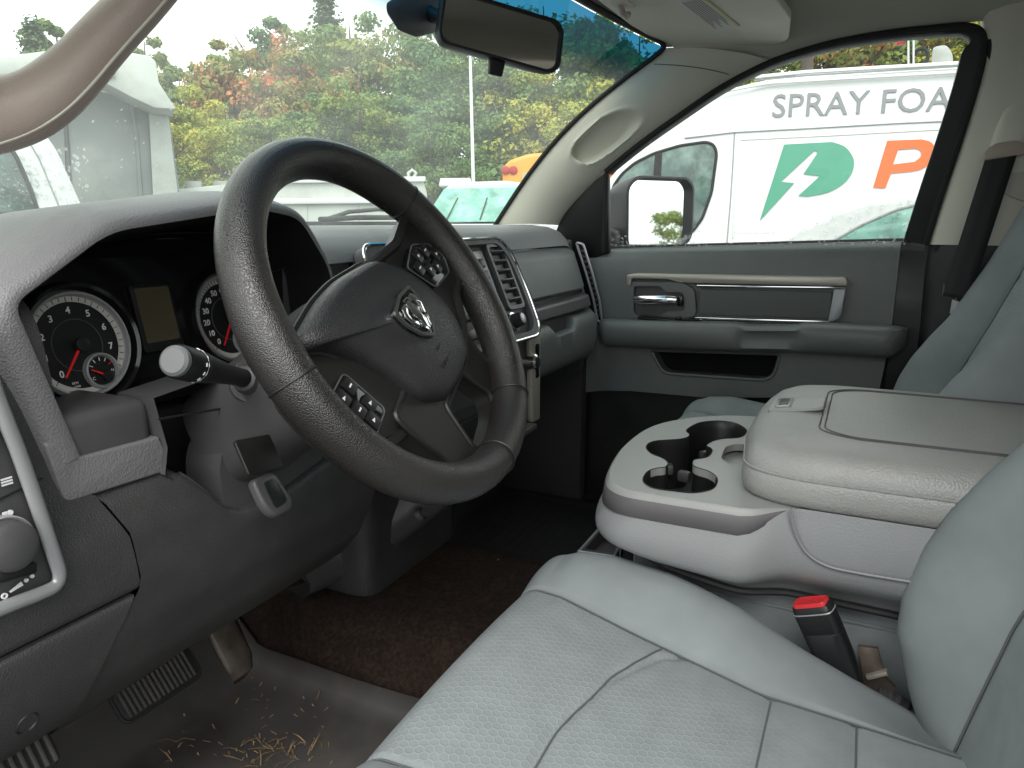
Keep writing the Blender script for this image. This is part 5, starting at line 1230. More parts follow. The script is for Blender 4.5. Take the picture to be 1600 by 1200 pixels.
# ------------------------------------------------------------------ rear-view mirror, visor, overhead console, grab handle
mv = thing('rear_view_mirror', 'black framed rear-view mirror hanging from the windshield', 'mirror', (0, 0.55, 0.32))
fmv = Fr((0.008, 0.507, 0.265), (0.80, -0.585, -0.13), (0.02, -0.08, 1))
if fmv.n[1] > 0: fmv = Fr(fmv.o, -fmv.u, fmv.v)
ml = rpoly([(a_*0.92, b_*0.96) for a_, b_ in [(-0.108, -0.026), (-0.100, -0.039), (0.096, -0.040), (0.110, -0.028), (0.108, 0.028), (0.094, 0.040), (-0.096, 0.038), (-0.106, 0.026)]], 0.014, 5)
rows = []
for s, q, c in [(0.25, 0.5, -0.052), (0.55, 0.75, -0.045), (0.85, 0.93, -0.028), (0.98, 1.0, -0.010), (1.0, 1.0, 0.002), (0.985, 0.97, 0.008), (0.95, 0.88, 0.008), (0.935, 0.84, 0.002)]:
    rows.append([fmv(p[0]*s, p[1]*q, c) for p in ml])
grid('mirror_shell', rows, 'black', mv, cv=True, cap=False, sharp=70)
flat('mirror_glass', fmv, [(p[0]*0.94, p[1]*0.85) for p in ml], 0.002, 'mirror_dim', mv, c=0.001)
tb = fmv(0.0, -0.036, 0.0); prism('dip_lever', [fmv(*p) for p in rpoly([(-0.013, -0.036), (0.013, -0.036), (0.011, -0.058), (-0.011, -0.058)], 0.003, 3)], -fmv.n*0.008, 'black', mv, 0.002)
tube('mirror_stem', [fmv(0, 0.0, -0.045), (0.0, 0.60, 0.29), (0.0, 0.655, 0.318)], 0.011, 'black', mv, seg=12)
box('mirror_mount', (0.0, 0.648, 0.312), (0.035, 0.03, 0.05), 'black', mv, 0.006, rot=Matrix.Rotation(R(-50), 3, 'X'))
# grey sensor cover around the mirror mount
rows = []
for px_, py_, rr_ in [(608, 15, 0.012), (622, 22, 0.028), (645, 20, 0.042), (672, 8, 0.050), (700, -20, 0.055)]:
    c_ = U(px_, py_, y=0.63); rows.append([c_+np.array([rr_*math.cos(a)*0.9, 0.25*rr_*math.cos(a), rr_*math.sin(a)*0.75]) for a in np.linspace(0, 2*math.pi, 20, endpoint=False)])
grid('sensor_cover', rows, 'trim_grey', mv, cv=True, cap=True)
# sun visor folded up against the headliner
vs_ = thing('sun_visor', 'beige passenger sun visor with white warning label', 'sun visor', (0.45, 0.3, 0.36))
def UV_(px, py, o=0.0): return UP(px, py, (0, 0.30, 0.352-o), (0, -0.06, 1))
vout = rpoly([UV_(*p) for p in [(930, -2), (985, 40), (1040, 72), (1060, 70), (1085, 80), (1150, 86), (1232, 64), (1236, 30), (1205, -10), (1150, -60), (1000, -60)]], [0.01, 0.01, 0.006, 0.004, 0.008, 0.012, 0.03, 0.02, 0.01, 0.01, 0.01], 5)
prism('visor_panel', vout, (0, 0, 0.016), 'pillar', vs_, 0.005, 3)
lab = [UV_(*p, 0.0012) for p in [(1056, 0), (1096, -8), (1156, 40), (1122, 51)]]
lb = prism('warning_label', lab, (0, 0, 0.001), 'label_w', vs_)
lf = lambda a, b: lab[0]*(1-a)*(1-b)+lab[1]*a*(1-b)+lab[2]*a*b+lab[3]*(1-a)*b
prism('label_header', [lf(0.90, 0.0)+np.array([0, 0, -0.0004]), lf(1.0, 0.0)+np.array([0, 0, -0.0004]), lf(1.0, 1.0)+np.array([0, 0, -0.0004]), lf(0.90, 1.0)+np.array([0, 0, -0.0004])], (0, 0, -0.0003), 'label_y', lb)
for k in range(8):
    a0 = 0.10+0.095*k; prism('label_text_line', [lf(a0, 0.08)+np.array([0, 0, -0.0004]), lf(a0+0.025, 0.08)+np.array([0, 0, -0.0004]), lf(a0+0.025, 0.88-0.1*(k % 3))+np.array([0, 0, -0.0004]), lf(a0, 0.88-0.1*(k % 3))+np.array([0, 0, -0.0004])], (0, 0, -0.0002), 'print', lb)
vc = thing('visor_clip', 'beige visor retaining clip on the headliner by the windshield top', 'clip', tuple(UV_(970, 8, 0.0)))
cc_ = UV_(972, 10, 0.004)
box('clip_base', cc_+np.array([0, 0, 0.004]), (0.05, 0.03, 0.010), 'pillar', vc, 0.004, 3)
tube('clip_hook', [cc_+np.array([-0.012, 0, 0]), cc_+np.array([-0.006, -0.004, -0.012]), cc_+np.array([0.010, -0.006, -0.014]), cc_+np.array([0.018, -0.006, -0.008])], 0.005, 'handle', vc, seg=10)
gh = thing('grab_handle', 'tan plastic grab handle on the driver side pillar', 'grab handle', (-0.62, 0.6, 0.1))
hpts = [U(-150, 165, x=-0.665), U(-95, 186, x=-0.655), U(-40, 187, x=-0.645), U(25, 173, x=-0.632), U(72, 150, x=-0.618), U(118, 110, x=-0.600), U(168, 55, x=-0.580), U(222, -2, x=-0.558), U(280, -70, x=-0.535)]
hc = cr(hpts, 6)
rows = tube_rows(hc, list(np.interp(np.linspace(0, 1, len(hc)), [0, 0.25, 0.45, 0.7, 1], [0.030, 0.029, 0.025, 0.0205, 0.0185])), 24, up=(0, -1, 0))
grid('handle_loop', rows, 'handle', gh, cv=True, cap=True, sharp=None)
jl = []
for r in rows:
    c_ = np.mean(r, axis=0); tc_ = (CAM-c_)/np.linalg.norm(CAM-c_); w_ = tc_*0.80+np.array([0.42, -0.2, -0.40]); jl.append(max(r, key=lambda q_: (q_-c_) @ w_))
for it in range(4): jl = [jl[0]]+[(jl[i-1]+jl[i]+jl[i+1])/3 for i in range(1, len(jl)-1)]+[jl[-1]]
tube('handle_joint', jl, 0.0014, 'pillar', gh, seg=6)
# ------------------------------------------------------------------ outside: the yard
MT['asphalt'] = mat('asphalt', (0.075, 0.075, 0.076), 0.9, 0.25, 1.5, grain=(60, 0.4))
MT['van_white'] = mat('van_white_paint', (0.66, 0.67, 0.665), 0.25, 0.02, 2, coat=0.4, dirt=((0.55, 0.55, 0.52), 3, 0.35))
MT['car_white'] = mat('car_white_paint', (0.62, 0.635, 0.63), 0.2, 0.02, 2, coat=0.6)
MT['steel_white'] = mat('body_white_dirty', (0.47, 0.49, 0.46), 0.5, 0.10, 1.2, dirt=((0.30, 0.30, 0.26), 2.5, 0.6))
MT['steel_grey'] = mat('body_grey_steel', (0.20, 0.22, 0.215), 0.4, 0.2, 1.0, dirt=((0.34, 0.34, 0.30), 1.5, 0.7))
MT['van_grey'] = mat('van_lettering_grey', (0.22, 0.225, 0.24), 0.4, 0.02)
MT['van_green'] = mat('van_logo_green', (0.075, 0.30, 0.20), 0.4, 0.03)
MT['van_orange'] = mat('van_logo_orange', (0.78, 0.14, 0.035), 0.4, 0.02)
MT['seam_and_shade_grey'] = mat('panel_gap_and_shade', (0.30, 0.31, 0.31), 0.6, 0.05)  # joints and trim, also the painted shade under van gutter and rib
MT['teal_glass'] = mat('wet_teal_glass', (0.22, 0.42, 0.36), 0.08, 0.35, 9, spec=0.8, dirt=((0.55, 0.72, 0.66), 14, 0.7))
MT['suv_glass'] = mat('suv_windshield', (0.13, 0.33, 0.265), 0.1, 0.4, 4, spec=0.7, dirt=((0.42, 0.62, 0.55), 3, 0.8))
MT['suv_paint'] = mat('suv_silver', (0.46, 0.50, 0.50), 0.3, 0.03, 2, coat=0.5)
MT['van_glass'] = mat('van_window_glass', (0.05, 0.09, 0.08), 0.05, 0.3, 6, spec=0.8, dirt=((0.30, 0.42, 0.36), 3, 0.6))
MT['bus_yellow'] = mat('bus_yellow', (0.80, 0.30, 0.012), 0.35, 0.05, 2)
MT['tail_red'] = mat('tail_lamp_red', (0.40, 0.02, 0.015), 0.3)
MT['pole'] = mat('pole_white', (0.68, 0.69, 0.67), 0.5, 0.05)
MT['bark'] = mat('bark', (0.09, 0.075, 0.06), 0.9, 0.3, 3)
def leafmat(name, col, col2, f=0.5):
    m = bpy.data.materials.new(name); m.use_nodes = True; nt = m.node_tree; L = nt.links
    b = nt.nodes['Principled BSDF']; b.inputs['Roughness'].default_value = 0.7; b.inputs['Specular IOR Level'].default_value = 0.2
    tc = nd(nt, 'ShaderNodeTexCoord'); oi = nd(nt, 'ShaderNodeObjectInfo')
    ad = nd(nt, 'ShaderNodeVectorMath', operation='ADD'); L.new(tc.outputs['Object'], ad.inputs[0]); L.new(oi.outputs['Location'], ad.inputs[1])
    nz = nd(nt, 'ShaderNodeTexNoise'); nz.inputs['Scale'].default_value = 0.55; nz.inputs['Detail'].default_value = 3; nz.inputs['Roughness'].default_value = 0.75; L.new(ad.outputs[0], nz.inputs['Vector'])
    mr = nd(nt, 'ShaderNodeMapRange', interpolation_type='SMOOTHSTEP'); mr.inputs['From Min'].default_value = f-0.14; mr.inputs['From Max'].default_value = f+0.14; L.new(nz.outputs['Fac'], mr.inputs['Value'])
    mx = nd(nt, 'ShaderNodeMix', data_type='RGBA'); mx.inputs['A'].default_value = (*col, 1); mx.inputs['B'].default_value = (*col2, 1); L.new(mr.outputs[0], mx.inputs['Factor'])
    L.new(mx.outputs['Result'], b.inputs['Base Color'])
    tl = nd(nt, 'ShaderNodeBsdfTranslucent'); L.new(mx.outputs['Result'], tl.inputs['Color'])
    ms = nd(nt, 'ShaderNodeMixShader'); ms.inputs[0].default_value = 0.22; L.new(b.outputs[0], ms.inputs[1]); L.new(tl.outputs[0], ms.inputs[2])
    L.new(ms.outputs[0], nt.nodes['Material Output'].inputs['Surface'])
    return m
LEAF = {
 'green': leafmat('leaves_green', (0.104, 0.201, 0.079), (0.183, 0.262, 0.085)),
 'olive': leafmat('leaves_olive', (0.152, 0.244, 0.079), (0.305, 0.342, 0.091)),
 'yellow': leafmat('leaves_yellow', (0.293, 0.354, 0.073), (0.525, 0.464, 0.085)),
 'red': leafmat('leaves_red', (0.232, 0.268, 0.079), (0.800, 0.232, 0.146), 0.57),
 'orange': leafmat('leaves_orange', (0.201, 0.268, 0.073), (0.537, 0.366, 0.098), 0.58),
 'pine': leafmat('needles_pine', (0.096, 0.160, 0.085), (0.146, 0.195, 0.098)),
 'brown': leafmat('leaves_brown', (0.256, 0.193, 0.096), (0.390, 0.215, 0.117)),
}
g = M('ground', [(-300, -300, GZ), (300, -300, GZ), (300, 300, GZ), (-300, 300, GZ)], [(0, 1, 2, 3)], 'asphalt', smooth=False)
tag(g, 'wet grey asphalt of the parking yard', kind='structure')

# ---- white spray foam van beyond the passenger window
pA, pB = U(1200, 110, z=1.05), U(1520, 92, z=1.05)
vd = (pB-pA); vd[2] = 0; vd /= np.linalg.norm(vd)
fvn = Fr((pA[0], pA[1], GZ), vd, (0, 0, 1))
def vp2(px, py, c=0.0):
    p = UP(px, py, fvn.o+fvn.n*c, fvn.n)-fvn.o; return (p @ fvn.u, p @ fvn.v)
van = thing('work_van', 'white high-roof work van lettered SPRAY FOAM beyond the passenger window', 'van', tuple(fvn.o))
a_front = vp2(960, 285)[0]
prof = [(-2.35, 0.28), (-2.42, 0.65), (-2.30, 0.98), (-1.95, 1.12), (-1.35, 1.28), (a_front-0.25, 1.55), (vp2(1040, 190)[0]-0.15, 2.10), (vp2(1120, 132)[0]-0.1, 2.36), (0.05, 2.47), (0.9, 2.50), (3.9, 2.50), (4.0, 2.4), (4.05, 0.9), (4.0, 0.28)]
prism('body', [fvn(a, b, -0.03) for a, b in rpoly(prof, [0.1, 0.1, 0.15, 0.1, 0.1, 0.2, 0.3, 0.3, 0.3, 0.2, 0.1, 0.1, 0.1, 0.1], 5)], -fvn.n*2.0, 'van_white', van, 0.07, 4)
flat('side_panel', fvn, rpoly([(-2.2, 0.4), (-2.2, 1.05), (-1.3, 1.25), (a_front-0.1, 1.55), (vp2(1100, 160)[0], 2.2), (vp2(1200, 121)[0], 2.34), (3.9, 2.36), (3.9, 0.4)], 0.08, 4), 0.04, 'van_white', van, 0.02, c=-0.035)
wpx = [(958, 292), (972, 272), (992, 255), (1022, 240), (1062, 228), (1104, 222), (1116, 227), (1120, 240), (1112, 300), (1098, 340), (1082, 362), (1040, 385), (958, 392)]
wpo = rpoly([vp2(*p) for p in wpx], 0.03, 3)
flat('door_window', fvn, wpo, 0.006, 'van_glass', van, 0.002, c=0.006)
tube('window_rubber', [fvn(*p, 0.010) for p in wpo], 0.012, 'rubber', van, seg=6, closed=True)
flat('window_bar', fvn, [vp2(1024, 238), vp2(1035, 236), vp2(1027, 392), vp2(1012, 392)], 0.012, 'rubber', van, c=0.006)
def vline(name, pts, r, m, c=0.005): return tube(name, [fvn(*vp2(*p), c) for p in pts], r, m, van, seg=6)
vline('door_gap', [(1148, 204), (1145, 260), (1141, 320), (1136, 378), (1130, 470)], 0.006, 'seam_and_shade_grey')
vline('roof_gutter', [(1180, 121), (1260, 113), (1360, 107), (1560, 96)], 0.014, 'van_white', 0.006)
vline('gutter_shadow', [(1178, 126), (1260, 118), (1360, 112), (1560, 100)], 0.006, 'seam_and_shade_grey', 0.003)  # grey line painting the shade under the gutter
vline('panel_rib', [(1070, 213), (1148, 204), (1260, 198), (1400, 190), (1600, 181)], 0.022, 'van_white', 0.0)
vline('panel_rib_shadow', [(1070, 216), (1148, 207), (1260, 201), (1400, 193), (1600, 184)], 0.005, 'seam_and_shade_grey', 0.012)  # grey line painting the shade below the rib
vline('panel_edge', [(1156, 218), (1300, 211), (1480, 201), (1600, 195)], 0.010, 'van_white', 0.004)
vline('panel_edge', [(1156, 218), (1150, 300), (1145, 372)], 0.010, 'van_white', 0.004)
vline('upper_rib', [(1120, 145), (1200, 130), (1350, 121), (1600, 107)], 0.012, 'van_white', 0.004)
def vtext(name, s, x0, x1, yb0, yt0, m, bold):
    a0, b0 = vp2(x0, yb0); a1, _ = vp2(x1, yb0-0.061*(x1-x0)); cap = vp2(x0, yt0)[1]-b0
    o = text(name, s, 1.0, Fr((0, 0, 0), (1, 0, 0), (0, 1, 0)), m, van, 0.004, bold, cx=False)
    me = o.data; xs = [v.co.x for v in me.vertices]; ys = [v.co.y for v in me.vertices]
    x_0, w, y_0, h = min(xs), max(xs)-min(xs), min(ys), max(ys)-min(ys)
    for v in me.vertices: v.co = Vector(fvn(a0+(v.co.x-x_0)/w*(a1-a0), b0+(v.co.y-y_0)/h*cap, 0.012+v.co.z))
    return o
vtext('side_lettering', 'SPRAY FOAM', 1206, 1528, 184, 148, 'van_grey', 0.004)
Dp = cr([vp2(*p)+(0,) for p in [(1300, 222), (1319, 229), (1331, 243), (1334, 257), (1329, 274), (1315, 289), (1292, 301), (1262, 307)]], 4)
green = [vp2(1225, 226)]+[(p[0], p[1]) for p in Dp]+[vp2(*p) for p in [(1247, 306), (1281, 275), (1255, 272), (1278, 238), (1273, 235), (1220, 284), (1241, 286), (1187, 345)]]
flat('logo_letter', fvn, green, 0.004, 'van_green', van, c=0.010)
Po = [vp2(1386, 220)]+[(p[0], p[1]) for p in cr([vp2(*p)+(0,) for p in [(1440, 218), (1455, 223), (1461, 237), (1455, 253), (1440, 264), (1424, 268)]], 4)]+[vp2(*p) for p in [(1392, 271), (1383, 294), (1364, 293)]]
Ph = [vp2(1403, 234)]+[(p[0], p[1]) for p in cr([vp2(*p)+(0,) for p in [(1430, 232), (1438, 236), (1438, 245), (1428, 253)]], 3)]+[vp2(1395, 257)]
plate('logo_letter', [fvn(*p, 0.014) for p in Po], [[fvn(*p, 0.014) for p in Ph]], -fvn.n*0.004, 'van_orange', van)
for i, (a, b) in enumerate([(-1.7, 0.38), (2.7, 0.38)]):
    fwv = fvn.at(a, b, 0.02); lathe('wheel', fwv, [(0.0, 0.02), (0.18, 0.03), (0.22, 0.0), (0.24, 0.03), (0.34, 0.02), (0.36, -0.05), (0.36, -0.22)], 'rubber', van, 32)
for k in range(46):   # small slogan, illegible at this distance: a row of pale dashes
    if k % 7 == 6: continue
    px = 1146+k*2.15; flat('slogan_mark', fvn, [vp2(px, 361.2), vp2(px+1.3, 361.2), vp2(px+1.3, 364.4), vp2(px, 364.4)], 0.002, 'label_w', van, c=0.0062)

# ---- white car between the van and the truck
SX = 2.1
car = thing('parked_car', 'white car with wet teal windows between the van and the truck', 'car', (SX, 0.0, GZ))
def cx(px, py, x=SX): p = U(px, py, x=x); return (p[1], p[2])
roofl = [cx(*p) for p in [(1180, 378), (1250, 346), (1300, 322), (1340, 305), (1400, 297), (1460, 289)]]
side = [(2.2, -1.2), (2.25, -0.75), (2.05, -0.52), (1.2, -0.36), (0.75, -0.20)]+roofl+[(-0.5, 0.17), (-1.2, 0.14), (-1.9, -0.02), (-2.3, -0.25), (-2.45, -0.5), (-2.45, -1.2)]
side = rpoly(side, 0.06, 3)
prism('body', [(SX, y, z) for y, z in side], (1.7, 0, 0), 'car_white', car, 0.05, 3)
sw2 = rpoly([(SX-0.006, *cx(*p)) for p in [(1262, 400), (1345, 352), (1400, 328), (1460, 313), (1600, 305), (1600, 400)]], 0.02, 3)
prism('side_window', sw2, (0.02, 0, 0), 'teal_glass', car, 0.003)
tube('window_trim', sw2, 0.005, 'seam_and_shade_grey', car, seg=6, closed=True)
wsg = [(SX+0.12, *cx(1190, 372)), (SX+0.12, *cx(1336, 304)), (SX+1.58, *cx(1336, 304)), (SX+1.58, *cx(1190, 372))]
wsg = [np.array(p)+np.array([0, -0.004, -0.014]) for p in wsg]
prism('windshield', wsg, (0, 0.006, 0.010), 'teal_glass', car, 0.002)
for y in (1.5, -1.6): lathe('wheel', Fr((SX-0.01, y, GZ+0.33), (0, -1, 0), (0, 0, 1)), [(0.0, 0.0), (0.2, 0.01), (0.22, -0.02), (0.24, 0.01), (0.31, 0.01), (0.33, -0.05), (0.33, -0.2)], 'rubber', car, 28)
def cdrop():
    t = random.random(); px = random.uniform(1225, 1450); 
    base = lerp(px, [1180, 1250, 1340, 1460], [378, 346, 305, 289]); return U(px, base+random.uniform(4, 60), x=SX-0.012), (-1, 0, 0), random.uniform(0.002, 0.006)
drops('rain_beads', cdrop, None, car, 220)

# ---- facing vehicles ahead, each built on a plane across the line of sight
def face(px, py, d): 
    o = U(px, py, d=d); h = o-CAM; return Fr((o[0], o[1], GZ), (h[1], -h[0], 0), (0, 0, 1))
def pf2(f):
    def g_(px, py, c=0.0):
        p = UP(px, py, f.o+f.n*c, f.n)-f.o; return (p @ f.u, p @ f.v)
    return g_
# near white pickup at the left edge
fpk = face(60, 300, 4.0); q = pf2(fpk)
pk2 = thing('parked_pickup', 'white pickup with rain-spotted side window at the left edge', 'pickup truck', tuple(fpk.o))
sil = rpoly([q(-260, 190), q(-100, 178), (q(10, 185)), q(62, 198), q(88, 232), q(112, 285), q(130, 326), (q(148, 338)), q(330, 352), q(350, 400), q(350, 640), q(-260, 640)], 0.05, 4)
prism('cab', [fpk(*p) for p in sil], -fpk.n*1.7, 'car_white', pk2, 0.04, 3)
wi = rpoly([q(-240, 215), q(-20, 212), q(8, 222), q(24, 242), q(48, 296), q(60, 334), q(-240, 338)], 0.03, 4)
flat('side_window', fpk, wi, 0.008, 'van_glass', pk2, 0.003, c=0.002)
tube('window_rubber', [fpk(*p, 0.006) for p in wi], 0.012, 'rubber', pk2, seg=6, closed=True)
tube('pillar_crease', [fpk(*q(a, b), 0.002) for a, b in [(40, 212), (62, 250), (85, 305), (96, 332)]], 0.004, 'seam_and_shade_grey', pk2, seg=6)
tube('belt_line', [fpk(*q(a, b), 0.002) for a, b in [(-240, 348), (60, 342), (140, 345)]], 0.006, 'seam_and_shade_grey', pk2, seg=6)
def pdrop():
    if random.random() < 0.75: a = q(random.uniform(-30, 60), random.gauss(298, 24))
    else: a = q(random.uniform(60, 140), random.uniform(230, 340))
    return fpk(*a, 0.011), fpk.n, random.uniform(0.004, 0.011)
drops('rain_beads', pdrop, None, pk2, 330)
# grey dump body with white cab shield
fdu = face(170, 250, 7.5); q = pf2(fdu)
du = thing('dump_truck', 'dump truck body with grey steel front and white cab shield', 'truck', tuple(fdu.o))
prism('body_front', [fdu(*p) for p in [q(102, 132), q(262, 160), q(281, 300), q(285, 420), q(106, 420)]], -fdu.n*2.6, 'steel_grey', du, 0.02)
prism('body_side', [fdu(*p, 0.02) for p in [q(-120, 120), q(100, 132), q(107, 420), q(-120, 420)]], -fdu.n*2.2, 'steel_grey', du, 0.02)
tube('body_rib', [fdu(*q(a, b), 0.01) for a, b in [(99, 150), (106, 240), (110, 330)]], 0.020, 'dash_smooth', du, seg=8)
tube('body_rib', [fdu(*q(a, b), 0.0) for a, b in [(206, 160), (214, 220), (222, 330)]], 0.022, 'steel_grey', du, seg=8)
prism('corner_post', [fdu(*p, 0.015) for p in [q(232, 170), q(262, 178), q(281, 330), q(240, 330)]], fdu.n*0.03, 'steel_white', du, 0.01)
prism('cab_shield', [fdu(*p, 0.0) for p in [q(-140, 118), q(0, 107), q(80, 97), q(190, 97), q(230, 103), q(240, 112), q(244, 142), q(270, 182), q(238, 180), q(205, 165), q(150, 136), q(70, 130), q(-140, 142)]], fdu.n*0.55, 'steel_white', du, 0.02)
for (a, b) in [(93, 108), (160, 110)]:
    lm = flat('work_lamp', fdu, rect(0.20, 0.13, 0.03, *q(a, b, 0.56)), 0.03, 'steel_grey', du, 0.006, c=0.555)
    flat('lamp_lens', fdu, rect(0.16, 0.09, 0.02, *q(a, b, 0.56)), 0.006, 'label_w', lm, c=0.586)
# long white utility body in the middle distance
fmd = face(470, 320, 8.5); q = pf2(fmd)
md = thing('utility_truck', 'low white utility truck body seen through the steering wheel', 'truck', tuple(fmd.o))
prism('bed', [fmd(*p) for p in rpoly([q(272, 296), q(330, 290), q(410, 280), q(660, 279), q(668, 300), q(670, 430), q(260, 430)], 0.05, 3)], -fmd.n*2.0, 'steel_white', md, 0.03)
flat('rub_rail', fmd, [q(285, 312), q(664, 308), q(664, 317), q(285, 321)], 0.06, 'car_white', md, 0.01)
flat('top_rail', fmd, [q(400, 278), q(664, 276), q(664, 284), q(400, 287)], 0.05, 'car_white', md, 0.01)
for px in (300, 345, 360): lathe('fuel_cap', Fr(fmd(*q(px, 290), 0.0)-fmd.n*0.1, fmd.u, fmd.n), [(0, 0.07), (0.05, 0.065), (0.08, 0.03), (0.09, -0.05)], 'steel_white', md, 20)
tube('lifting_eye', [fmd(*q(a, b), -0.05) for a, b in [(640, 282), (639, 270), (645, 265), (651, 270), (648, 276)]], 0.02, 'steel_white', md, seg=8)
for px in (480, 560, 620): flat('door_seam', fmd, [q(px, 320), q(px+1.2, 320), q(px+1.2, 420), q(px, 420)], 0.004, 'seam_and_shade_grey', md)
# SUV facing the camera
fsu = face(745, 330, 12.0); q = pf2(fsu)
su = thing('parked_suv', 'silver SUV with streaked teal windshield behind the dash', 'SUV', tuple(fsu.o))
prism('body', [fsu(*p) for p in rpoly([q(640, 352), q(668, 344), q(690, 300), q(706, 285), q(790, 282), q(836, 288), q(856, 344), q(880, 352), q(885, 470), q(640, 470)], 0.08, 4)], -fsu.n*3.6, 'suv_paint', su, 0.05, 3)
prism('windshield', [fsu(*q(664, 347), 0.55), fsu(*q(836, 346), 0.55), fsu(*q(812, 293), 0.03), fsu(*q(694, 295), 0.03)], -fsu.n*0.03, 'suv_glass', su, 0.01)
prism('bonnet', [fsu(*p, 0.0) for p in rpoly([q(650, 350), q(850, 349), q(866, 420), q(640, 420)], 0.06, 3)], fsu.n*1.5, 'suv_paint', su, 0.06, 3)
prism('roof_rack', [fsu(*p, -0.4) for p in [q(683, 289), q(686, 276), q(735, 276), q(738, 289)]], -fsu.n*1.2, 'car_white', su, 0.02)
for dx in (0, 50): tube('wiper', [fsu(*q(700+dx, 343), 0.53), fsu(*q(716+dx*0.9, 310), 0.26)], 0.012, 'rubber', su, seg=6)
# school bus
fbu = face(830, 262, 24.0); q = pf2(fbu)
bus = thing('school_bus', 'yellow school bus roof showing beside the passenger pillar', 'bus', tuple(fbu.o))
prism('body', [fbu(*p) for p in rpoly([q(784, 440), q(785, 262), q(796, 250), q(826, 240), q(880, 236), q(935, 240), q(962, 250), q(975, 264), q(976, 440)], 0.2, 4)], -fbu.n*9, 'bus_yellow', bus, 0.12, 3)
for px in (790, 802, 955, 967): disc('warning_lamp', fbu.at(*q(px, 266), 0.0), 0.14, 0.06, 'tail_red', bus, 18, 0.02)
flat('rear_window', fbu, rpoly([q(816, 270), q(940, 270), q(940, 286), q(816, 286)], 0.08, 3), 0.03, 'brownwin' if 'brownwin' in MT else 'champ', bus)
flat('rear_glass', fbu, rpoly([q(800, 295), q(960, 295), q(960, 330), q(800, 330)], 0.1, 3), 0.03, 'van_glass', bus)
# whip antenna / flag pole
pl0, pl1 = U(740, 300, d=16), U(734, 60, d=16)
po = tube('flag_pole', [np.array([pl0[0], pl0[1], GZ]), pl0, pl1, pl1+np.array([0, 0, 1.2])], [0.045, 0.04, 0.03, 0.025], 'pole', seg=10)
tag(po, 'thin white flag pole in front of the trees', 'pole')
# work truck behind the van, only its roof gear shows
fwt = face(1460, 75, 9.5); q = pf2(fwt)
wt = thing('work_truck', 'white ladder rack and boom rising behind the van roof', 'truck', tuple(fwt.o))
prism('cargo_box', [fwt(*p) for p in [q(1380, 110), q(1560, 104), q(1560, 500), q(1380, 500)]], -fwt.n*2.0, 'car_white', wt, 0.05)
for px in (1418, 1426): prism('rack_post', [fwt(*p) for p in [q(px, 110), q(px, 56), q(px+3, 56), q(px+3, 110)]], -fwt.n*0.06, 'car_white', wt)
prism('boom_box', [fwt(*p, -0.3) for p in rpoly([q(1456, 110), q(1458, 66), q(1480, 62), q(1490, 76), q(1492, 110)], 0.05, 3)], -fwt.n*0.6, 'steel_white', wt, 0.02)
prism('rack_beam', [fwt(*p) for p in [q(1414, 58), q(1414, 52), q(1560, 44), q(1560, 50)]], -fwt.n*0.1, 'car_white', wt)
tube('hose_reel', [fwt(q(1438, 88)[0]+0.09*math.cos(a), q(1438, 88)[1]+0.11*math.sin(a), -0.1) for a in np.linspace(0, 6.28, 18, endpoint=False)], 0.025, 'rubber', wt, seg=6, closed=True)
box('beacon', fwt(*q(1408, 64), -0.1), (0.10, 0.10, 0.06), 'tail_red', wt, 0.01)
# own bonnet, cowl and wiper in front of the windshield
hd = thing('truck_bonnet', 'black cowl and wiper of the truck below the windshield', 'bonnet', (0, 1.6, -0.2))
rows = [[(x, y, -0.10-0.05*(x/0.85)**2-0.06*max(0, y-1.6)) for y in np.linspace(1.22, 2.35, 10)] for x in np.linspace(-0.86, 0.86, 16)]
grid('hood_panel', rows, 'car_white', hd)
rows = [[(x, 1.09-0.205*(x/0.68)**2+dy, -0.022+dz) for dy, dz in [(0, 0), (0.05, 0.006), (0.12, 0.0), (0.2, -0.06)]] for x in np.linspace(-0.75, 0.75, 24)]
grid('cowl', rows, 'black', hd)
tube('wiper_blade', [U(a, b, y=1.08) for a, b in [(500, 343), (560, 340), (620, 340), (692, 344)]], 0.006, 'rubber', hd, seg=8)
tube('wiper_arm', [U(a, b, y=1.09) for a, b in [(512, 342), (545, 331), (590, 327), (640, 331), (690, 341)]], 0.005, 'black', hd, seg=8)
# rain on the windshield
def wdrop():
    t = random.uniform(-0.7, 0.9); s = random.random()**1.3
    p = ws(t, s); return p+np.array([0, 0.003, 0.002]), (0, 0.75, 0.66), random.uniform(0.0006, 0.0016)
drops('rain_beads', wdrop, None, cab, 420)

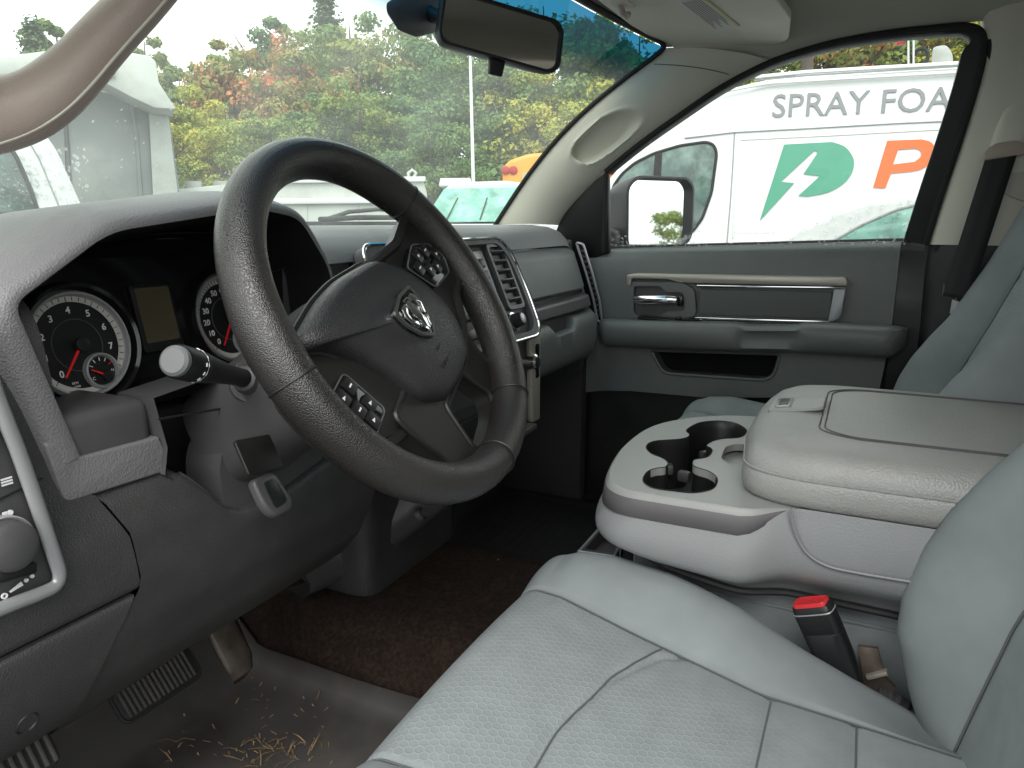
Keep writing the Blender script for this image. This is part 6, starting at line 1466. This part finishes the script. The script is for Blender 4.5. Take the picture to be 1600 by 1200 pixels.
# ------------------------------------------------------------------ trees
def crown_mesh(seed, h, rx, kind):
    rg = np.random.default_rng(seed); V = []; 
    if kind == 'pine':
        for k in range(95):
            z = h*(0.10+0.88*rg.random()); rad = rx*(1.02-z/h)**0.8*rg.uniform(0.5, 1.1); a = rg.uniform(0, 6.28)
            n = 110
            for j in range(n):
                t = rg.random()**0.7; c = np.array([math.cos(a)*rad*t, math.sin(a)*rad*t, z-0.25*rad*t*t+rg.normal(0, 0.12)])+rg.normal(0, 0.16, 3)
                V.append((c, rg.uniform(0.06, 0.15), np.array([math.cos(a)*0.4, math.sin(a)*0.4, 0.8])))
    else:
        ncl = 58
        for k in range(ncl):
            d = rg.normal(0, 1, 3); d /= np.linalg.norm(d); rr = rg.random()**0.38
            zc_ = h*0.57+d[2]*h*0.40*rr; prof_ = (1-0.35*max(0, (zc_-h*0.5)/(h*0.5)))
            c0 = np.array([d[0]*rx*rr*prof_, d[1]*rx*rr*prof_, zc_]); s = rg.uniform(0.45, 1.05)*rx*0.25
            for j in range(240):
                e = rg.normal(0, 1, 3); e /= np.linalg.norm(e); V.append((c0+e*s*rg.random()**0.4*np.array([1.15, 1.15, 0.75]), rg.uniform(0.055, 0.15), e))
    pts = np.array([v[0] for v in V]); sz = np.array([v[1] for v in V]); N = len(pts)
    nr = rg.normal(0, 0.55, (N, 3))+np.array([v[2] for v in V]); nr[:, 2] += 0.25; nr /= np.linalg.norm(nr, axis=1)[:, None]
    t = np.cross(nr, rg.normal(0, 1, (N, 3))); t /= np.linalg.norm(t, axis=1)[:, None]; b = np.cross(nr, t)
    P = np.stack([pts-t*sz[:, None], pts-b*sz[:, None]*0.6, pts+t*sz[:, None], pts+b*sz[:, None]*0.6], 1).reshape(-1, 3)
    me = bpy.data.meshes.new('crown'); me.vertices.add(N*4); me.vertices.foreach_set('co', P.astype(np.float32).ravel())
    me.loops.add(N*4); me.loops.foreach_set('vertex_index', np.arange(N*4, dtype=np.int32)); me.polygons.add(N)
    me.polygons.foreach_set('loop_start', np.arange(0, N*4, 4, dtype=np.int32)); me.update(calc_edges=True); me.validate()
    me.materials.append(LEAF['green']); return me
def trunk_mesh(seed, h, kind):
    rg = np.random.default_rng(seed); V, Fc = [], []
    def add(rows):
        v, f_ = gridvf(rows, cv=True); o = len(V); V.extend(v); Fc.extend([tuple(i+o for i in q_) for q_ in f_])
    add(tube_rows([(0, 0, -0.2), (0.05, 0, h*0.3), (-0.05, 0.08, h*0.6), (0.03, 0, h*0.93)], [0.22, 0.17, 0.11, 0.02], 8))
    if kind != 'pine':
        for k in range(9):
            a = rg.uniform(0, 6.28); z = h*rg.uniform(0.2, 0.6); L_ = h*rg.uniform(0.15, 0.30)
            add(tube_rows([(0, 0, z), (math.cos(a)*L_*0.5, math.sin(a)*L_*0.5, z+L_*0.4), (math.cos(a)*L_, math.sin(a)*L_, z+L_*0.9)], [0.08, 0.05, 0.015], 6))
    me = bpy.data.meshes.new('trunk'); me.from_pydata([tuple(map(float, v)) for v in V], [], Fc); me.materials.append(MT['bark']); return me
VAR = {'broad': [(crown_mesh(s, 10.0, 3.4, 'broad'), trunk_mesh(s, 10.0, 'broad')) for s in (1, 2, 3, 4)],
       'slim': [(crown_mesh(s, 10.0, 2.1, 'broad'), trunk_mesh(s, 10.0, 'broad')) for s in (11, 12)],
       'pine': [(crown_mesh(s, 10.0, 2.3, 'pine'), trunk_mesh(s, 10.0, 'pine')) for s in (21, 22)]}
cnt = 0
DESC = {'green': 'green', 'olive': 'olive green', 'yellow': 'yellow-green', 'red': 'red-tinged', 'orange': 'orange-tinged', 'pine': 'dark evergreen', 'brown': 'brownish'}
def tree(px, topy, d, colour, form, where):
    global cnt
    top = U(px, topy, d=d); h = top[2]-GZ; s = h/10.0
    label = '%s %s %s' % (DESC[colour], {'broad': 'broad-crowned tree', 'slim': 'narrow tree', 'pine': 'pine tree'}[form], where)
    t_ = thing('pine_tree' if form == 'pine' else 'autumn_tree', label, 'tree', (top[0], top[1], GZ), 'trees along the yard')
    cm, tm = VAR[form][cnt % len(VAR[form])]; cnt += 1
    for nm, me in (('crown', cm), ('trunk', tm)):
        o = bpy.data.objects.new(nm, me); COL.objects.link(o); o.parent = t_
        o.scale = (s*1.05, s*1.05, s); o.rotation_euler = (0, 0, random.uniform(0, 6.28)); WPOS[o.name] = (0, 0, 0)
        if nm == 'crown': o.material_slots[0].link = 'OBJECT'; o.material_slots[0].material = LEAF[colour]
TREES = [
 (-60, 60, 46, 'olive', 'broad', 'at the far left edge'), (20, 95, 30, 'yellow', 'broad', 'low behind the left pickup'), (48, 30, 48, 'pine', 'pine', 'behind the grab handle'), (82, 12, 52, 'green', 'slim', 'tallest behind the dump truck'), (140, 30, 44, 'brown', 'slim', 'showing through the grab handle'), (110, 70, 40, 'green', 'broad', 'right behind the cab shield'),
 (222, 40, 46, 'olive', 'slim', 'left of the gap of sky'), (262, 78, 50, 'yellow', 'slim', 'beside the gap of sky'), (235, 128, 36, 'yellow', 'broad', 'low at the dump truck corner'), (205, 190, 33, 'olive', 'broad', 'lowest beside the dump truck'), (285, 112, 38, 'yellow', 'broad', 'under the gap of sky'),
 (330, 62, 52, 'olive', 'slim', 'right of the gap of sky'), (360, 46, 46, 'orange', 'slim', 'above the wheel rim at left'), (402, 30, 44, 'red', 'broad', 'above the steering wheel rim'), (468, 56, 41, 'red', 'broad', 'second from the tall pine'), (350, 150, 34, 'yellow', 'broad', 'low above the wheel rim'), (420, 160, 32, 'olive', 'broad', 'in front of the red tree'), (438, 8, 58, 'green', 'slim', 'behind the red tree'),
 (508, -14, 58, 'pine', 'pine', 'standing above all the others'), (545, 8, 52, 'olive', 'broad', 'right of the tall pine'), (590, 30, 48, 'orange', 'broad', 'left of the rear-view mirror'), (560, 110, 36, 'olive', 'broad', 'low between pine and mirror'), (632, 6, 52, 'orange', 'broad', 'just under the mirror mount'), (500, 140, 37, 'green', 'broad', 'in front of the tall pine'), (625, 120, 38, 'green', 'broad', 'below the two bright marks'),
 (690, 20, 46, 'green', 'broad', 'behind the flag pole top'), (672, 150, 33, 'green', 'broad', 'low left of the flag pole'), (735, 40, 40, 'green', 'broad', 'directly behind the flag pole'), (778, 10, 44, 'pine', 'pine', 'behind the mirror dip lever'), (770, 150, 40, 'green', 'broad', 'behind the SUV roof'),
 (820, 90, 40, 'yellow', 'broad', 'nearest the flag pole on its right'), (862, 105, 40, 'yellow', 'broad', 'above the school bus'), (905, 20, 42, 'yellow', 'broad', 'under the tinted band'), (850, -20, 48, 'olive', 'broad', 'behind the mirror right end'), (950, -10, 42, 'olive', 'broad', 'at the windshield corner'), (1000, 30, 40, 'yellow', 'broad', 'hidden partly by the passenger pillar'), (930, 130, 38, 'yellow', 'broad', 'low beside the pillar trim'),
 (1180, 20, 42, 'olive', 'broad', 'above the van front'), (1250, 5, 46, 'orange', 'broad', 'above the word SPRAY'), (1320, -10, 44, 'red', 'broad', 'above the van between SPRAY and FOAM'), (1390, 0, 46, 'brown', 'broad', 'left of the ladder rack'), (1460, -20, 44, 'olive', 'broad', 'behind the ladder rack'), (1530, -10, 42, 'yellow', 'broad', 'at the window top corner'), (1600, -10, 42, 'olive', 'broad', 'beyond the belt pillar'),
]
for T_ in TREES: tree(*T_)
for k_, (x_, y_, h_, c_) in enumerate([(4, -46, 8, 'olive'), (-4, -56, 8, 'yellow'), (11, -50, 9, 'green')]):
    t_ = thing('autumn_tree', DESC[c_]+' tree behind the truck, mirrored in the wing mirror', 'tree', (x_, y_, GZ), 'trees along the yard')
    for nm, me in zip(('crown', 'trunk'), VAR['broad'][k_]):
        o = bpy.data.objects.new(nm, me); COL.objects.link(o); o.parent = t_; o.scale = (h_/10,)*3; WPOS[o.name] = (0, 0, 0)
        if nm == 'crown': o.material_slots[0].link = 'OBJECT'; o.material_slots[0].material = LEAF[c_]
tp_ = tube('utility_pole', [U(1268, 330, d=18)*np.array([1, 1, 0])+np.array([0, 0, GZ]), U(1262, 60, d=18), U(1262, 60, d=18)+np.array([0, 0, 2])], 0.14, 'bark', seg=10)
tag(tp_, 'brown wooden utility pole above the van roof', 'pole')
# the belt of underbrush closes the view between the trunks
bmv = []
rgb = np.random.default_rng(5)
N = 60000
ang = rgb.uniform(R(YAW-52), R(YAW+48), N); dist = rgb.uniform(36, 62, N); hh_ = rgb.random(N)**1.2*(2.6+1.8*np.sin(ang*23)**2)
pts = np.stack([CAM[0]+np.cos(ang)*dist, np.sin(ang)*dist, GZ+hh_], 1); sz = rgb.uniform(0.12, 0.30, N)
nr = rgb.normal(0, 1, (N, 3)); nr /= np.linalg.norm(nr, axis=1)[:, None]; t = np.cross(nr, rgb.normal(0, 1, (N, 3))); t /= np.linalg.norm(t, axis=1)[:, None]; b = np.cross(nr, t)
P = np.stack([pts-t*sz[:, None], pts-b*sz[:, None]*.6, pts+t*sz[:, None], pts+b*sz[:, None]*.6], 1).reshape(-1, 3)
me = bpy.data.meshes.new('underbrush'); me.vertices.add(N*4); me.vertices.foreach_set('co', P.astype(np.float32).ravel()); me.loops.add(N*4); me.loops.foreach_set('vertex_index', np.arange(N*4, dtype=np.int32)); me.polygons.add(N); me.polygons.foreach_set('loop_start', np.arange(0, N*4, 4, dtype=np.int32)); me.update(calc_edges=True); me.validate()
me.materials.append(LEAF['green']); o = bpy.data.objects.new('underbrush', me); COL.objects.link(o)
tag(o, 'dark green underbrush at the foot of the trees', 'underbrush', kind='stuff')
